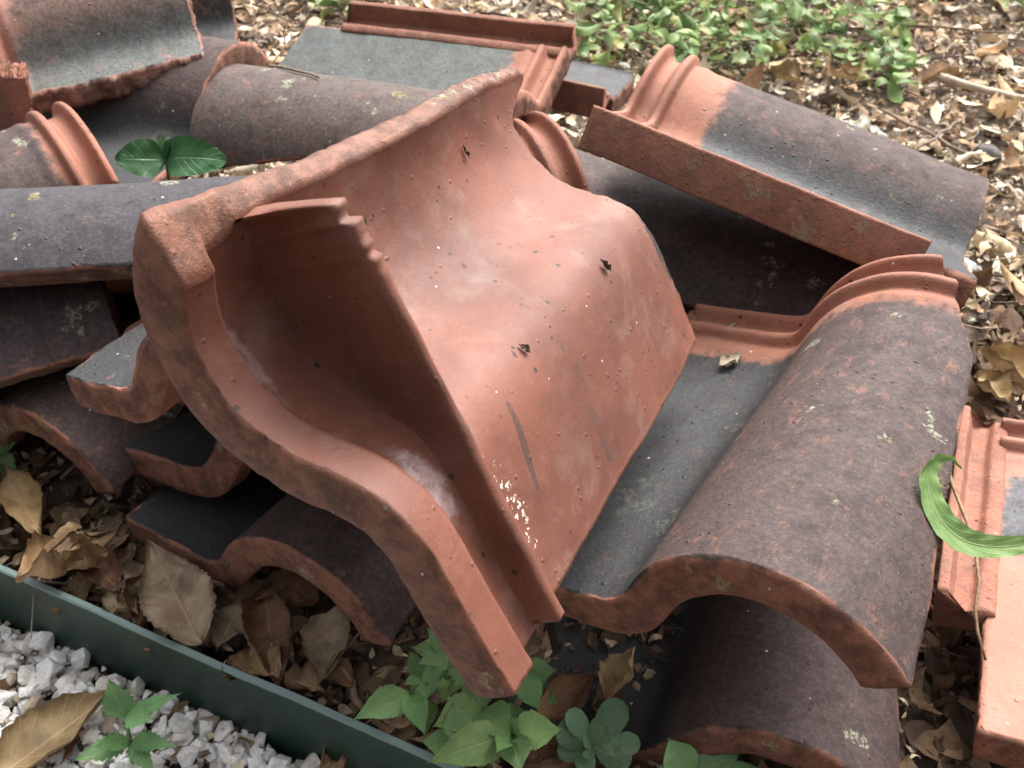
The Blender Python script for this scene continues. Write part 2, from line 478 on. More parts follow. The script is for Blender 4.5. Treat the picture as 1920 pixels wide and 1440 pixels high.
def tile(name, label, mat, pose, seed=1, L=TL, us=None, ue=None, skew=None, ya=None, yb=None, head=True, lip=True, lip_from=.05,
         nose_t=.028, body_t=.018, rough=(.0005, .0006, .0004, .0006), slip=1.0, slip_from=-.01, bare_head=.066, slip_y=-1, thin=None, group=None, nu=84, scale=1.0, cat='roof tile'):
    """one pressed clay tile. x across (0 pan edge, TW barrel edge), y from nose to head, z weather face up.
    us/ue(yfrac): start/end across; ya/yb(u): nose/head end in metres; rough = raggedness of pan edge, barrel edge, nose, head"""
    o, xd, yd = pose
    us = us or (lambda v: 0.0)
    ue = ue or (lambda v: float(np.interp(v, UE_Y, UE_U)))
    ya = ya or (lambda u: 0.0)
    yb = yb or (lambda u: L)
    vs = sorted(set(np.round(np.concatenate([np.linspace(0, 1, 64), np.linspace(0, .14, 26), np.linspace(.78, 1, 56)]), 5)))
    nv = len(vs) - 1
    top, bot, tm, bm_ = [], [], [], []
    for j, v in enumerate(vs):
        a, b = us(v), ue(v)
        a += rough[0] * 8 * fr(v * 9, 1.0, seed) + rough[0] * 4 * fr(v * 40, 2.0, seed)
        b += rough[1] * 8 * fr(v * 9, 3.0, seed) + rough[1] * 4 * fr(v * 40, 4.0, seed)
        for i in range(nu + 1):
            s = i / nu
            u = a + (b - a) * s
            y0 = ya(u) + rough[2] * 2 * fr(u * 12, 5, seed) + rough[2] * 1.5 * fr(u * 45, 6, seed)
            y1 = yb(u) + rough[3] * 2 * fr(u * 12, 7, seed) + rough[3] * 1.5 * fr(u * 45, 8, seed)
            y = y0 + (y1 - y0) * v
            px, pz, nx, nzz = prof(u)
            w = .0016 * nz(px * 9, y * 9, 0, seed) + .0006 * nz(px * 40, y * 40, 1, seed)
            tt = body_t + (nose_t - body_t) * (1 - sstep(.020, .029, y)) + .0012 * nz(px * 14, y * 14, 5, seed)
            if thin: tt += (thin[2] - body_t) * sstep(thin[0], thin[1], y)
            hh = 0.0
            if head:
                d = (L - y)
                hh = .0105 * math.exp(-((d - .004) / .0048) ** 4) + .0095 * math.exp(-((d - .031) / .0055) ** 4) - .003 * math.exp(-((d - .0175) / .006) ** 4) + .002 * math.exp(-((d - .048) / .006) ** 2)
                hh *= sstep(-.02, .02, b - u + .03)
            tp = (px + nx * (w + hh), y, pz + nzz * (w + hh))
            if skew:
                qx, qz, mx, mz = prof(u - skew(v) * s ** 3)
                bt = (qx + mx * (w - tt), y, qz + mz * (w - tt))
            else: bt = (px + nx * (w - tt), y, pz + nzz * (w - tt))
            top.append(tp); bot.append(bt)
            sl = slip * (1 - sstep(L - bare_head - .022, L - bare_head + .022, y) if head else 1.0) * sstep(slip_from - .02, slip_from + .02, px)
            br = sstep(.36, .50, u)
            near = min(min(i, nu - i) / 1.0 * (ARC / nu) / .004, min(j, nv - j) / 1.0)
            if slip_y > 0: sl *= sstep(slip_y - .03, slip_y + .03, y)
            sl *= min(1, near * .9 + .55 + 1.2 * nz(px * 35, y * 35, 7, seed))
            tm.append((sl, .25 * (1 - min(near, 1)), br, 1)); bm_.append((0, .35 * (1 - min(near, 1)), br, 1))
    V = top + bot; MK = tm + bm_; F = []
    n1 = nu + 1; off = len(top)
    for j in range(nv):
        for i in range(nu):
            q = j * n1 + i
            F.append((q, q + 1, q + n1 + 1, q + n1))
            F.append((off + q, off + q + n1, off + q + n1 + 1, off + q + 1))
    per = [(i, 0, 2) for i in range(nu)] + [(nu, j, 1) for j in range(nv)] + [(i, nv, 3) for i in range(nu, 0, -1)] + [(0, j, 0) for j in range(nv, 0, -1)]
    K = 6
    rows = [[j * n1 + i for i, j, _ in per]]
    cen = np.array([TW * .5, L * .5])
    for k in range(1, K):
        sfrac = k / K; row = []
        for (i, j, side) in per:
            q = j * n1 + i
            t_, b_ = np.array(V[q]), np.array(V[off + q])
            # outward direction in the tile surface
            i2, j2 = (i, j + 1 if side == 2 else j - 1) if side in (2, 3) else ((i + 1 if side == 0 else i - 1), j)
            inn = np.array(V[j2 * n1 + i2]); out = t_ - inn; out /= (np.linalg.norm(out) + 1e-9)
            if (i, j) in ((0, 0), (nu, 0), (0, nv), (nu, nv)):
                inn = np.array(V[(1 if j == 0 else nv - 1) * n1 + (1 if i == 0 else nu - 1)]); out = t_ - inn; out /= (np.linalg.norm(out) + 1e-9)
            p = t_ + (b_ - t_) * sfrac
            rg = rough[side]
            bulge = .0020 * (1 - abs(2 * sfrac - 1) ** 4)
            jag = rg * 2.6 * noise.turbulence(tuple(p * 60 + seed), 4, rg > .0008) + rg * 1.2 * nz(p[0] * 260, p[1] * 260, p[2] * 260, seed)
            p = p + out * (bulge + jag - rg * 1.2)
            row.append(len(V)); V.append(tuple(p)); MK.append((0, 1, sstep(.36, .5, i / nu), 1))
        rows.append(row)
    rows.append([off + j * n1 + i for i, j, _ in per])
    m = len(per)
    for k in range(K):
        for e in range(m):
            f = (e + 1) % m
            F.append((rows[k][f], rows[k][e], rows[k + 1][e], rows[k + 1][f]))
    ob = link_mesh(name, V, F, mat)
    at_ = ob.data.attributes.new('mask', 'FLOAT_COLOR', 'POINT')
    at_.data.foreach_set('color', np.array(MK, np.float32).ravel())
    X = Vector(xd).normalized(); Y = Vector(yd); Y = (Y - X * X.dot(Y)).normalized(); Z = X.cross(Y)
    ob.matrix_world = Matrix(((X.x, Y.x, Z.x, o[0]), (X.y, Y.y, Z.y, o[1]), (X.z, Y.z, Z.z, o[2]), (0, 0, 0, 1))) @ Matrix.Scale(scale, 4)
    tag(ob, label, cat, group or 'roof tiles heaped in the pile', 'thing')
    if lip: side_lip(ob, mat, seed, lip_from, L - .001)
    return ob


def sweep(name, sections, mat, parent, edge=.25, slip=0.0):
    """closed section loops (lists of points) joined into one capped solid"""
    V, F = [], []
    k = len(sections[0])
    for s in sections: V += s
    for a in range(len(sections) - 1):
        for i in range(k):
            j = (i + 1) % k
            F.append((a * k + i, a * k + j, (a + 1) * k + j, (a + 1) * k + i))
    c0 = len(V); V.append(tuple(np.mean(np.array(sections[0]), 0))); V.append(tuple(np.mean(np.array(sections[-1]), 0)))
    e = (len(sections) - 1) * k
    for i in range(k):
        j = (i + 1) % k
        F.append((j, i, c0)); F.append((e + i, e + j, c0 + 1))
    ob = link_mesh(name, V, F, mat, parent)
    at_ = ob.data.attributes.new('mask', 'FLOAT_COLOR', 'POINT')
    at_.data.foreach_set('color', np.array([(slip, edge, 0, 1)] * len(V), np.float32).ravel())
    bm = bmesh.new(); bm.from_mesh(ob.data); bmesh.ops.recalc_face_normals(bm, faces=bm.faces); bm.to_mesh(ob.data); bm.free()
    return ob


def round_poly(pts, r=.0022, n=3):
    out = []
    P = [np.array(p, float) for p in pts]; m = len(P)
    for i in range(m):
        a, b, c = P[i - 1], P[i], P[(i + 1) % m]
        d1 = (a - b); l1 = np.linalg.norm(d1); d2 = (c - b); l2 = np.linalg.norm(d2)
        rr = min(r, l1 * .4, l2 * .4); p1 = b + d1 / l1 * rr; p2 = b + d2 / l2 * rr
        for k in range(n + 1):
            t = k / n
            out.append(tuple((1 - t) ** 2 * p1 + 2 * t * (1 - t) * b + t * t * p2))
    return out


def side_lip(parent, mat, seed, y0, y1):
    sec = round_poly([(-.034, -.021), (.006, -.0165), (.006, .0012), (.0, .0042), (-.006, .0038), (-.010, -.003), (-.022, -.004), (-.0262, .0165), (-.034, .0165)])
    S_ = []
    for y in np.linspace(y0, y1, 60):
        e = .0010
        row = []
        for (x, z) in sec:
            row.append((x + e * nz(x * 30, y * 25, z * 30, seed + 3) + (.0006 * nz(x * 90, y * 110, z * 90, seed)), y + (.0018 * nz(x * 90, z * 90, 3, seed) if y in (y0, y1) else 0), z + e * nz(y * 22, x * 30, z * 30, seed + 9)))
        S_.append(row)
    return sweep('side_lip', S_, mat, parent, edge=.5)


def pose_at(px, depth, u, y, xd, yd, k=1.0):
    """pose of a tile whose surface point (u, y) stands at a picture point and depth"""
    X = Vector(xd).normalized(); Y = Vector(yd); Y = (Y - X * X.dot(Y)).normalized(); Z = X.cross(Y)
    q = prof(u)
    o = Vector((0, 0, CAM_H)) + ray(*px) * depth - (X * q[0] + Y * y + Z * q[1]) * k
    return (tuple(o), tuple(X), tuple(Y))


POSE = {
'hero':((-0.0205,0.2545,0.2306),(-0.4189,0.2876,0.8613),(0.4305,0.8980,-0.0905)),
'right_front':((-0.0225,0.4022,0.1500),(0.8040,-0.5363,0.2570),(0.5610,0.8273,-0.0288)),
'low_left':((-0.3238,0.5245,0.0501),(0.8525,-0.5205,0.0483),(0.5227,0.8499,-0.0673)),
'low_right':((-0.009,0.370,0.012),(0.93,-0.36,0.05),(0.36,0.93,-0.10)),
'stack_a':((-0.3522,0.5375,0.2031),(0.8598,-0.4741,0.1898),(0.4936,0.8668,-0.0708)),
'stack_b':((-0.3392,0.5720,0.0880),(0.8684,-0.4675,0.1655),(0.4936,0.8469,-0.1977)),
'arch_left':((-0.5727,0.6671,0.0541),(0.8709,-0.4915,0.0013),(0.4907,0.8693,-0.0591)),
'dark_left_up':((-0.525,0.855,0.080),(0.12,-0.88,0.47),(0.9919,0.1267,-0.0050)),
'dark_left_low':((-0.675,0.615,0.035),(0.5365,-0.7649,0.3564),(0.8110,0.5841,0.0328)),
'small_left':((-0.812,0.815,0.146),(0.6197,-0.7828,0.0567),(0.7824,0.6218,0.0337)),
'back_mid':((-0.2540,1.1829,0.2055),(-0.3271,-0.9087,-0.2593),(0.9373,-0.3468,0.0330)),
'right_back':((0.3750,0.6305,0.2161),(0.3083,0.8598,-0.4070),(-0.8914,0.4106,0.1920)),
'right_back_low':((0.105,1.130,0.040),(-0.4885,-0.8342,0.2559),(0.8527,-0.5186,-0.0626)),
'dark_back':((-0.3728,0.8390,0.1705),(0.3094,0.9509,-0.0001),(-0.9509,0.3094,-0.0001)),
'top_left':((-0.315,0.945,0.235),(-0.30,0.93,0.10),(-0.92,-0.30,-0.12)),
'right_edge':((0.2903,0.3009,0.1104),(0.8996,-0.3981,0.1794),(0.4202,0.9010,-0.1080)),
}

# the tile thrown on top, underside up: barrel edge and head broken off
hero = tile('broken_tile', 'large broken terracotta tile lying face down on top of the pile, hollow side up', M_HERO, POSE['hero'], 3, L=.352,
            head=False, lip=False, slip=0, body_t=.0165, rough=(.0005, .0009, .00045, .0013), nu=120,
            ue=lambda v: float(np.interp(v, [0, .16, .35, .5, .85, 1], [.985, .93, .885, .865, .835, .80])), yb=lambda u: .352 + .034 * sstep(.70, .80, u), thin=(.30, .38, .011),
            skew=lambda v: .008 + .075 * (1 - sstep(.03, .20, v)) + .008 * nz(v * 22, 0, 0, 9))
# cross rib under the tile
def cross_rib():
    S_ = []
    yr, tk = .050, .0075
    xs = np.linspace(.004, .2515, 150)
    for q, x in enumerate(xs):
        # height of the underside above x
        i = int(np.argmin(np.abs(PROF[:int(len(PROF) * .93), 0] - x))); zt = PROF[i, 1] - .010
        zb = -.0335 + .0006 * nz(x * 60, 0, 0, 5) - .004 * (x / .26)
        tkx = tk * (1 + 0.7 * sstep(.18, .24, x))
        if x > .205: zb += .0015 * sstep(.216, .2165, x) + .007 * sstep(.2335, .2342, x) - .003 * sstep(.2395, .240, x) + .0028 * abs(nz(x * 330, 3, 1, 8)) * sstep(.205, .22, x)
        if x > .2435: zb += (x - .2435) * 4.5
        zb = min(zb, zt - .004)
        row = []
        dep = zt - zb
        lean = .46 * max(0, dep - .022)
        fil = min(.016, dep * .30)
        for (fy, fz, fl) in ((-1, 1, 1), (-1, .92, .62), (-1, .82, .30), (-1, .68, .09), (-1, .45, 0), (-1, .2, 0), (-1, .05, 0), (-.8, 0, 0), (0, -.02, 0), (.8, 0, 0), (1, .15, 0), (1, .6, 0), (1.5, 1, 0)):
            z = zb + dep * fz
            wob = .0009 * nz(x * 45, z * 45, fy, 4)
            row.append((x + (.002 * nz(z * 120, fy, 2, 6) if q in (0, 149) else 0), yr + (fy * tk * .5 if fy < 0 else fy * (tkx - tk * .5)) + lean * max(fz, 0) - fil * fl + wob, z))
        S_.append(row)
    return sweep('cross_rib', S_, M_HERO, hero, edge=.12)
cross_rib()

tile('clay_roof_tile', 'whole tile right of the broken tile, grey pan and wide reddish brown barrel', M_WORN, POSE['right_front'], 11, bare_head=.058)
tile('clay_roof_tile', 'lowest dark tile on the ground directly under the wide reddish brown barrel tile', M_DARK, POSE['low_right'], 12)
tile('clay_roof_tile', 'bottom tile on dead leaves, flat grey pan and dark arch facing the green edging', M_DARK, POSE['low_left'], 13)
tile('clay_roof_tile', 'tile end poking out left of the broken tile, the upper of two square ends', M_DARK, POSE['stack_a'], 14,
     us=lambda v: .09, lip=False, rough=(.0012, .001, .0007, .001))
tile('clay_roof_tile', 'tile with chipped square end and dark hollow top, between bottom tile and upper square end', M_DARK, POSE['stack_b'], 15, rough=(.0012, .001, .0008, .001))
tile('clay_roof_tile', 'dark tile at the left edge whose thin front arch stands open over the leaf litter', M_DARK, POSE['arch_left'], 16, lip=False)
tile('clay_roof_tile', 'blue black barrel tile with lichened lower edge, upper of two lying sideways at left', M_BLUE, POSE['dark_left_up'], 17, body_t=.028, ue=lambda v: 1.0, scale=1.12)
tile('clay_roof_tile', 'blackish tile with green lichen spots, lower of two lying sideways at left', M_MOSS, pose_at((228, 648), .80, 1.0, TL, (.40, -.84, .34), (.90, .43, .02), 1.2), 18, body_t=.026, scale=1.2, ue=lambda v: 1.0, head=False, lip=False)
tile('clay_roof_tile', 'dark tile with bright orange ridged head, in the gap behind the blue black barrel', M_DARK, POSE['small_left'], 19, ue=lambda v: .97, bare_head=.042)
tile('clay_roof_tile', 'grey green tile with tall orange side lip, lying flat behind the broken tile', M_BACK, POSE['back_mid'], 20)
tile('clay_roof_tile', 'purplish tile with two orange head ridges and long brick red side lip', M_WORN, POSE['right_back'], 21, bare_head=.078)
tile('clay_roof_tile', 'dark shaded tile lying under the long brick red side lip', M_DARK, POSE['right_back_low'], 22, scale=1.25, ue=lambda v: 1.0, head=False, lip=False)
tile('clay_roof_tile', 'black shaded tile with open arched end, under the broken grey tile at upper left', M_DARK, POSE['dark_back'], 23)
tile('clay_roof_tile', 'grey tile with chipped crumbling front edge, topmost at upper left', M_TROUGH, POSE['top_left'], 24, L=.235, lip=False,
     rough=(.0018, .001, .0012, .001), us=lambda v: .20 + .012 * nz(v * 5, 0, 0, 3), slip=.8, body_t=.026, bare_head=.05)
tile('clay_roof_tile', 'pale orange tile with grooved pan edge and notched corner, at the right edge', M_ORANGE, POSE['right_edge'], 25, lip_from=.10, slip_from=.004, slip_y=.17)


tile('clay_roof_tile', 'dark tile with small orange ridged head peeping out between broken tile and long side lip', M_DARK,
     pose_at((1046, 246), .95, .70, .17, (.40, -.9, .0), (.9, .40, .02)), 31, L=.17, ue=lambda v: .98, lip=False, rough=(.001, .001, .004, .0006), bare_head=.05)
tile('clay_roof_tile', 'half hidden tile with orange rim, below the ridged head left of the long side lip', M_WORN,
     pose_at((1150, 182), 1.16, .0, .0, (.31, .92, -.2), (-.92, .33, .06)), 32, L=.085, lip_from=.005, head=False, ue=lambda v: .34)
tile('clay_roof_tile', 'dark brown tile in the shade behind the crumbling grey tile', M_DARK,
     pose_at((440, 48), 1.45, .30, .0, (-.2, .95, .25), (-.95, -.25, .0)), 33, lip=False, slip=.7)
tile('tile_fragment', 'small broken corner of orange tile standing on edge at the upper left', M_ORANGE,
     pose_at((52, 128), 1.0, .02, .0, (-.2, .1, -.97), (-.95, -.3, .1)), 34, L=.12, lip=False, head=False, slip=0, us=lambda v: 0.0, ue=lambda v: .30, rough=(.004, .002, .002, .002), nu=40, cat='tile piece')
tile('tile_fragment', 'small pink tile shard wedged between the blackish tile and the broken tile', M_ORANGE,
     pose_at((226, 622), .80, .0, .0, (.75, -.55, -.35), (.5, .85, .1)), 35, L=.10, lip=False, head=False, slip=0, us=lambda v: 0.0, ue=lambda v: .22, rough=(.0012, .001, .0018, .001), nu=40, cat='tile piece')

# ------------------------------------------------------------------ ground
M_SOIL = mat_soil()
STRIP_TOP = .040
EA, EB = at(-260, 948.6, STRIP_TOP), at(1100, 1547, STRIP_TOP)
ED = (EB - EA).normalized(); EN = Vector((ED.y, -ED.x, 0)).normalized()      # EN points to the gravel side
if EN.y > 0: EN = -EN


def side(x, y): return (x - EA.x) * EN.x + (y - EA.y) * EN.y


def ground():
    xs = np.unique(np.concatenate([np.linspace(-30, -2, 12), np.linspace(-2, 2.2, 170), np.linspace(2.2, 30, 12)]))
    ys = np.unique(np.concatenate([np.linspace(-20, -.3, 8), np.linspace(-.3, 3, 150), np.linspace(3, 50, 14)]))
    V, F = [], []
    for y in ys:
        for x in xs:
            d = side(x, y)
            z = .010 * nz(x * 4, y * 4, 0, 2) + .006 * nz(x * 14, y * 14, 0, 3) - .004
            if d > -.03 and d < .6 and abs(x) < 2: z = -.068 + .3 * (z + .004)
            V.append((x, y, z))
    nx = len(xs)
    for j in range(len(ys) - 1):
        for i in range(nx - 1):
            q = j * nx + i
            F.append((q, q + 1, q + nx + 1, q + nx))
    tag(link_mesh('ground', V, F, M_SOIL), kind='structure')
ground()

# ------------------------------------------------------------------ edging strip
def edging():
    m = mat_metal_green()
    th, zb, zt = .0035, -.10, STRIP_TOP
    sec = [(-th / 2, zb), (th / 2, zb), (th / 2, zt - .006), (th / 2 + .0012, zt - .004), (th / 2 + .0012, zt - .001), (th / 2, zt), (-th / 2, zt), (-th / 2 - .0008, zt - .001), (-th / 2 - .0008, zt - .004), (-th / 2, zt - .006)]
    S_ = []
    for k in range(80):
        p = EA.lerp(EB, k / 79)
        w = .0012 * nz(k * .12, 0, 0, 4)
        S_.append([(p.x + EN.x * (a + w), p.y + EN.y * (a + w), z + .0008 * nz(k * .2, 5, 0, 4)) for a, z in sec])
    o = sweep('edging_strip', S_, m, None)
    for p in o.data.polygons: p.use_smooth = False
    tag(o, 'dark green painted steel edging strip between the leaf litter and the white gravel', 'garden edging')
edging()

# ------------------------------------------------------------------ scattered ground cover
rng = np.random.default_rng(7)


def rot_mats(n, tilt, rng):
    """random headings with a random lean of up to tilt"""
    yaw = rng.uniform(0, 2 * np.pi, n); lean = np.abs(rng.normal(0, tilt, n)); ax = rng.uniform(0, 2 * np.pi, n)
    cz, sz = np.cos(yaw), np.sin(yaw); Z = np.zeros((n, 3, 3)); Z[:, 0, 0] = cz; Z[:, 0, 1] = -sz; Z[:, 1, 0] = sz; Z[:, 1, 1] = cz; Z[:, 2, 2] = 1
    k = np.stack([np.cos(ax), np.sin(ax), np.zeros(n)], 1); c, s_ = np.cos(lean), np.sin(lean)
    K = np.zeros((n, 3, 3)); K[:, 0, 1] = -k[:, 2]; K[:, 0, 2] = k[:, 1]; K[:, 1, 0] = k[:, 2]; K[:, 1, 2] = -k[:, 0]; K[:, 2, 0] = -k[:, 1]; K[:, 2, 1] = k[:, 0]
    A = np.eye(3)[None] + s_[:, None, None] * K + (1 - c)[:, None, None] * (K @ K)
    return A @ Z


def leaf_patch(n, length, width, curl, rng, nu=3, nv=6, ragged=.25, tip=1.0):
    """n curled blades as arrays (n, nu*nv, 3), with their u,v"""
    u = np.linspace(-1, 1, nu); v = np.linspace(0, 1, nv)
    U, Vv = np.meshgrid(u, v); U = U.ravel(); Vv = Vv.ravel()
    prof_w = np.sin(np.pi * np.clip(Vv, .02, .985) ** (.8 / tip)) ** .8
    ln = rng.uniform(*length, n)[:, None]; wd = rng.uniform(*width, n)[:, None] * ln
    x = U[None] * prof_w[None] * wd * .5 * (1 + ragged * rng.normal(0, 1, (n, len(U))))
    y = (Vv[None] - .5) * ln
    cu = rng.normal(0, curl, (n, 1)); cv = rng.normal(0, curl, (n, 1)); tw = rng.normal(0, curl * .7, (n, 1))
    z = cu * U[None] ** 2 * wd * .5 + cv * (Vv[None] - .5) ** 2 * ln * 1.6 + tw * U[None] * (Vv[None] - .5) * wd + rng.normal(0, .025, (n, len(U))) * ln * ragged * 2
    Pn = np.stack([x, y, z], 2)
    uv = np.stack([U, Vv, np.zeros_like(U)], 1)
    q = []
    for j in range(nv - 1):
        for i in range(nu - 1):
            a = j * nu + i; q.append((a, a + 1, a + nu + 1, a + nu))
    return Pn, uv, np.array(q)


def scatter(name, Pn, q, Rm, pos, tint, mat, uv=None, kind=None, smooth=True):
    n, k = Pn.shape[:2]
    V = np.einsum('nij,nkj->nki', Rm, Pn) + pos[:, None, :]
    Q = (q[None] + (np.arange(n) * k)[:, None, None]).reshape(-1, q.shape[1])
    C = np.repeat(np.concatenate([tint, np.ones((n, 1))], 1), k, 0)
    o = np_mesh(name, V.reshape(-1, 3), Q, mat, C, np.tile(uv, (n, 1)) if uv is not None else None, smooth=smooth)
    return tag(o, kind=kind)


def pick(n, cols, rng, jit=.25, k=1.0):
    c = k * np.array(cols)[rng.integers(0, len(cols), n)]
    return np.clip(c * (1 + rng.normal(0, jit, (n, 1))), .01, .9)


def spots(n, x0, x1, y0, y1, keep):
    """n points over the plan rectangle where keep(x, y) is true"""
    out = np.zeros((0, 2))
    while len(out) < n:
        p = np.stack([rng.uniform(x0, x1, n * 2), rng.uniform(y0, y1, n * 2)], 1)
        out = np.concatenate([out, p[keep(p[:, 0], p[:, 1])]])
    return out[:n]


def sd_np(x, y): return (x - EA.x) * EN.x + (y - EA.y) * EN.y


M_LITTER = mat_tint('dry_leaf_bits', .8, 160, transl=.12)
M_TWIG = mat_plain('dry_twig', (.13, .085, .055), (.26, .19, .13), 90, .85)
M_STONE = mat_tint('limestone_chips', .8, 90, bump=.6)

# small dry leaf bits and seed wings over the soil
PALE = [(.60, .47, .31), (.70, .58, .42), (.50, .37, .24), (.40, .26, .16), (.76, .67, .54), (.36, .25, .16), (.24, .165, .11), (.46, .39, .31), (.34, .28, .22)]
DARKB = [(.20, .12, .07), (.26, .17, .10), (.13, .08, .05), (.33, .23, .14), (.10, .065, .045)]
soil_side = lambda x, y: sd_np(x, y) < -.012
n = 15000
p = spots(n, -1.25, 1.35, .85, 2.7, soil_side)
L_ = leaf_patch(n, (.008, .042), (.18, .62), .55, rng)
pos = np.concatenate([p, rng.uniform(.0, .022, (n, 1))], 1)
scatter('leaf_litter', L_[0], L_[2], rot_mats(n, .38, rng), pos, pick(n, PALE, rng, k=1.18), M_LITTER, kind='stuff')
n = 42000
p = spots(n, -1.25, 1.35, .12, 2.7, soil_side)
L_ = leaf_patch(n, (.003, .014), (.22, .8), .5, rng, nu=3, nv=4)
pos = np.concatenate([p, rng.uniform(.0, .016, (n, 1))], 1)
scatter('mulch_crumbs', L_[0], L_[2], rot_mats(n, .5, rng), pos, pick(n, [(.34, .26, .18), (.46, .37, .27), (.20, .14, .10), (.62, .53, .40), (.26, .17, .11), (.40, .30, .20)], rng, k=1.25), M_LITTER, kind='stuff')
n = 420
p = spots(n, -1.25, 1.35, .85, 2.7, soil_side)
L_ = leaf_patch(n, (.035, .075), (.28, .5), .7, rng, nu=5, nv=9, ragged=.06)
pos = np.concatenate([p, rng.uniform(.012, .030, (n, 1))], 1)
scatter('leaf_litter', L_[0], L_[2], rot_mats(n, .40, rng), pos, pick(n, [(.60, .47, .30), (.70, .58, .40), (.48, .34, .20), (.40, .26, .15), (.66, .58, .46)], rng, k=1.15), M_LITTER, kind='stuff')
n = 7000
p = spots(n, -1.1, 1.1, .15, .95, soil_side)
L_ = leaf_patch(n, (.010, .042), (.25, .7), .6, rng)
pos = np.concatenate([p, rng.uniform(-.004, .016, (n, 1))], 1)
scatter('leaf_litter', L_[0], L_[2], rot_mats(n, .40, rng), pos, pick(n, DARKB, rng), M_LITTER, kind='stuff')


def twig_bits(n, area, rng, ln=(.03, .16), r=(.0007, .0022), z=(.004, .03), keep=soil_side):
    k, seg = 5, 6
    p = spots(n, *area, keep)
    t = np.linspace(-.5, .5, seg); a = np.linspace(0, 2 * np.pi, k, endpoint=False)
    Lg = rng.uniform(*ln, n); Rr = rng.uniform(*r, n); bend = rng.normal(0, .12, n); b2 = rng.normal(0, .06, n)
    y = t[None] * Lg[:, None]; x = bend[:, None] * Lg[:, None] * (t[None] ** 2 * 4 - .5) + .02 * Lg[:, None] * rng.normal(0, 1, (n, seg)); zz = b2[:, None] * Lg[:, None] * t[None] ** 2 * 4
    rad = Rr[:, None] * (1.1 - .5 * (t[None] + .5))
    X = x[:, :, None] + rad[:, :, None] * np.cos(a); Z = zz[:, :, None] + rad[:, :, None] * np.sin(a); Y = np.repeat(y[:, :, None], k, 2)
    Pn = np.stack([X, Y, Z], 3).reshape(n, seg * k, 3)
    q = np.array([(j * k + i, j * k + (i + 1) % k, (j + 1) * k + (i + 1) % k, (j + 1) * k + i) for j in range(seg - 1) for i in range(k)])
    pos = np.concatenate([p, rng.uniform(*z, (n, 1))], 1)
    return Pn, q, rot_mats(n, .12, rng), pos


n = 900
T_ = twig_bits(n, (-1.2, 1.35, .15, 2.6), rng)
scatter('twig_litter', T_[0], T_[1], T_[2], T_[3], pick(n, [(.14, .095, .065), (.24, .18, .13), (.09, .06, .045), (.33, .27, .21)], rng), M_LITTER, kind='stuff')


# white limestone chips in front of the edging
def stone_shapes(k, rng):
    out = []
    for _ in range(k):
        bm = bmesh.new()
        pts = rng.normal(0, 1, (16, 3)); pts /= np.linalg.norm(pts, axis=1)[:, None]
        pts *= rng.uniform(.8, 1.05, (16, 1)) * np.array([1.0, rng.uniform(.65, .95), rng.uniform(.5, .8)])
        vs = [bm.verts.new(tuple(q)) for q in pts]
        r_ = bmesh.ops.convex_hull(bm, input=vs)
        loose = [v for v in bm.verts if not v.link_faces]
        bmesh.ops.delete(bm, geom=loose, context='VERTS')
        bmesh.ops.bevel(bm, geom=bm.edges[:] , offset=.09, segments=1, affect='EDGES', clamp_overlap=True)
        bmesh.ops.triangulate(bm, faces=bm.faces)
        bm.verts.ensure_lookup_table(); bm.verts.index_update()
        out.append((np.array([v.co[:] for v in bm.verts]), np.array([[v.index for v in f.verts] for f in bm.faces])))
        bm.free()
    return out


def gravel():
    shapes = stone_shapes(14, rng)
    V, Q, C = [], [], []
    off = 0
    gx = spots(5600, -.75, .10, .05, .78, lambda x, y: (sd_np(x, y) > .006) & (sd_np(x, y) < .42))
    for i, (x, y) in enumerate(gx):
        v, f = shapes[rng.integers(len(shapes))]
        r = rng.uniform(.0070, .0125) * (1 if rng.random() < .75 else .6)
        M = rot_mats(1, .8, rng)[0]
        z = -.056 + rng.uniform(-.014, .012) + r * .3
        V.append(v * r @ M.T + np.array([x, y, z])); Q.append(f + off); off += len(v)
        c = np.array([(.85, .84, .83), (.90, .90, .89), (.78, .76, .73), (.64, .61, .57), (.86, .83, .76), (.42, .35, .28)])[rng.choice(6, p=[.3, .27, .16, .1, .12, .05])]
        C.append(np.repeat(np.r_[np.clip(c * (1 + rng.normal(0, .05)), 0, .9), 1][None], len(v), 0))
    fx = spots(7000, -.75, .10, .05, .78, lambda x, y: (sd_np(x, y) > .003) & (sd_np(x, y) < .40))
    for (x, y) in fx:
        v, f = shapes[rng.integers(len(shapes))]
        r = rng.uniform(.0020, .0052)
        V.append(v * r @ rot_mats(1, .8, rng)[0].T + np.array([x, y, -.062 + rng.uniform(-.006, .012)])); Q.append(f + off); off += len(v)
        c = np.array([(.80, .78, .74), (.62, .57, .50), (.45, .37, .29), (.86, .85, .83)])[rng.integers(4)]
        C.append(np.repeat(np.r_[np.clip(c, 0, .9), 1][None], len(v), 0))
    o = np_mesh('gravel', np.concatenate(V), np.concatenate(Q), M_STONE, np.concatenate(C), smooth=False)
    tag(o, kind='stuff')
gravel()
n = 500
p = spots(n, -.72, .08, .08, .74, lambda x, y: (sd_np(x, y) > .008) & (sd_np(x, y) < .4))
L_ = leaf_patch(n, (.006, .022), (.2, .6), .6, rng)
scatter('leaf_crumbs', L_[0], L_[2], rot_mats(n, .5, rng), np.concatenate([p, rng.uniform(-.052, -.040, (n, 1))], 1), pick(n, DARKB + PALE[:2], rng), M_LITTER, kind='stuff')


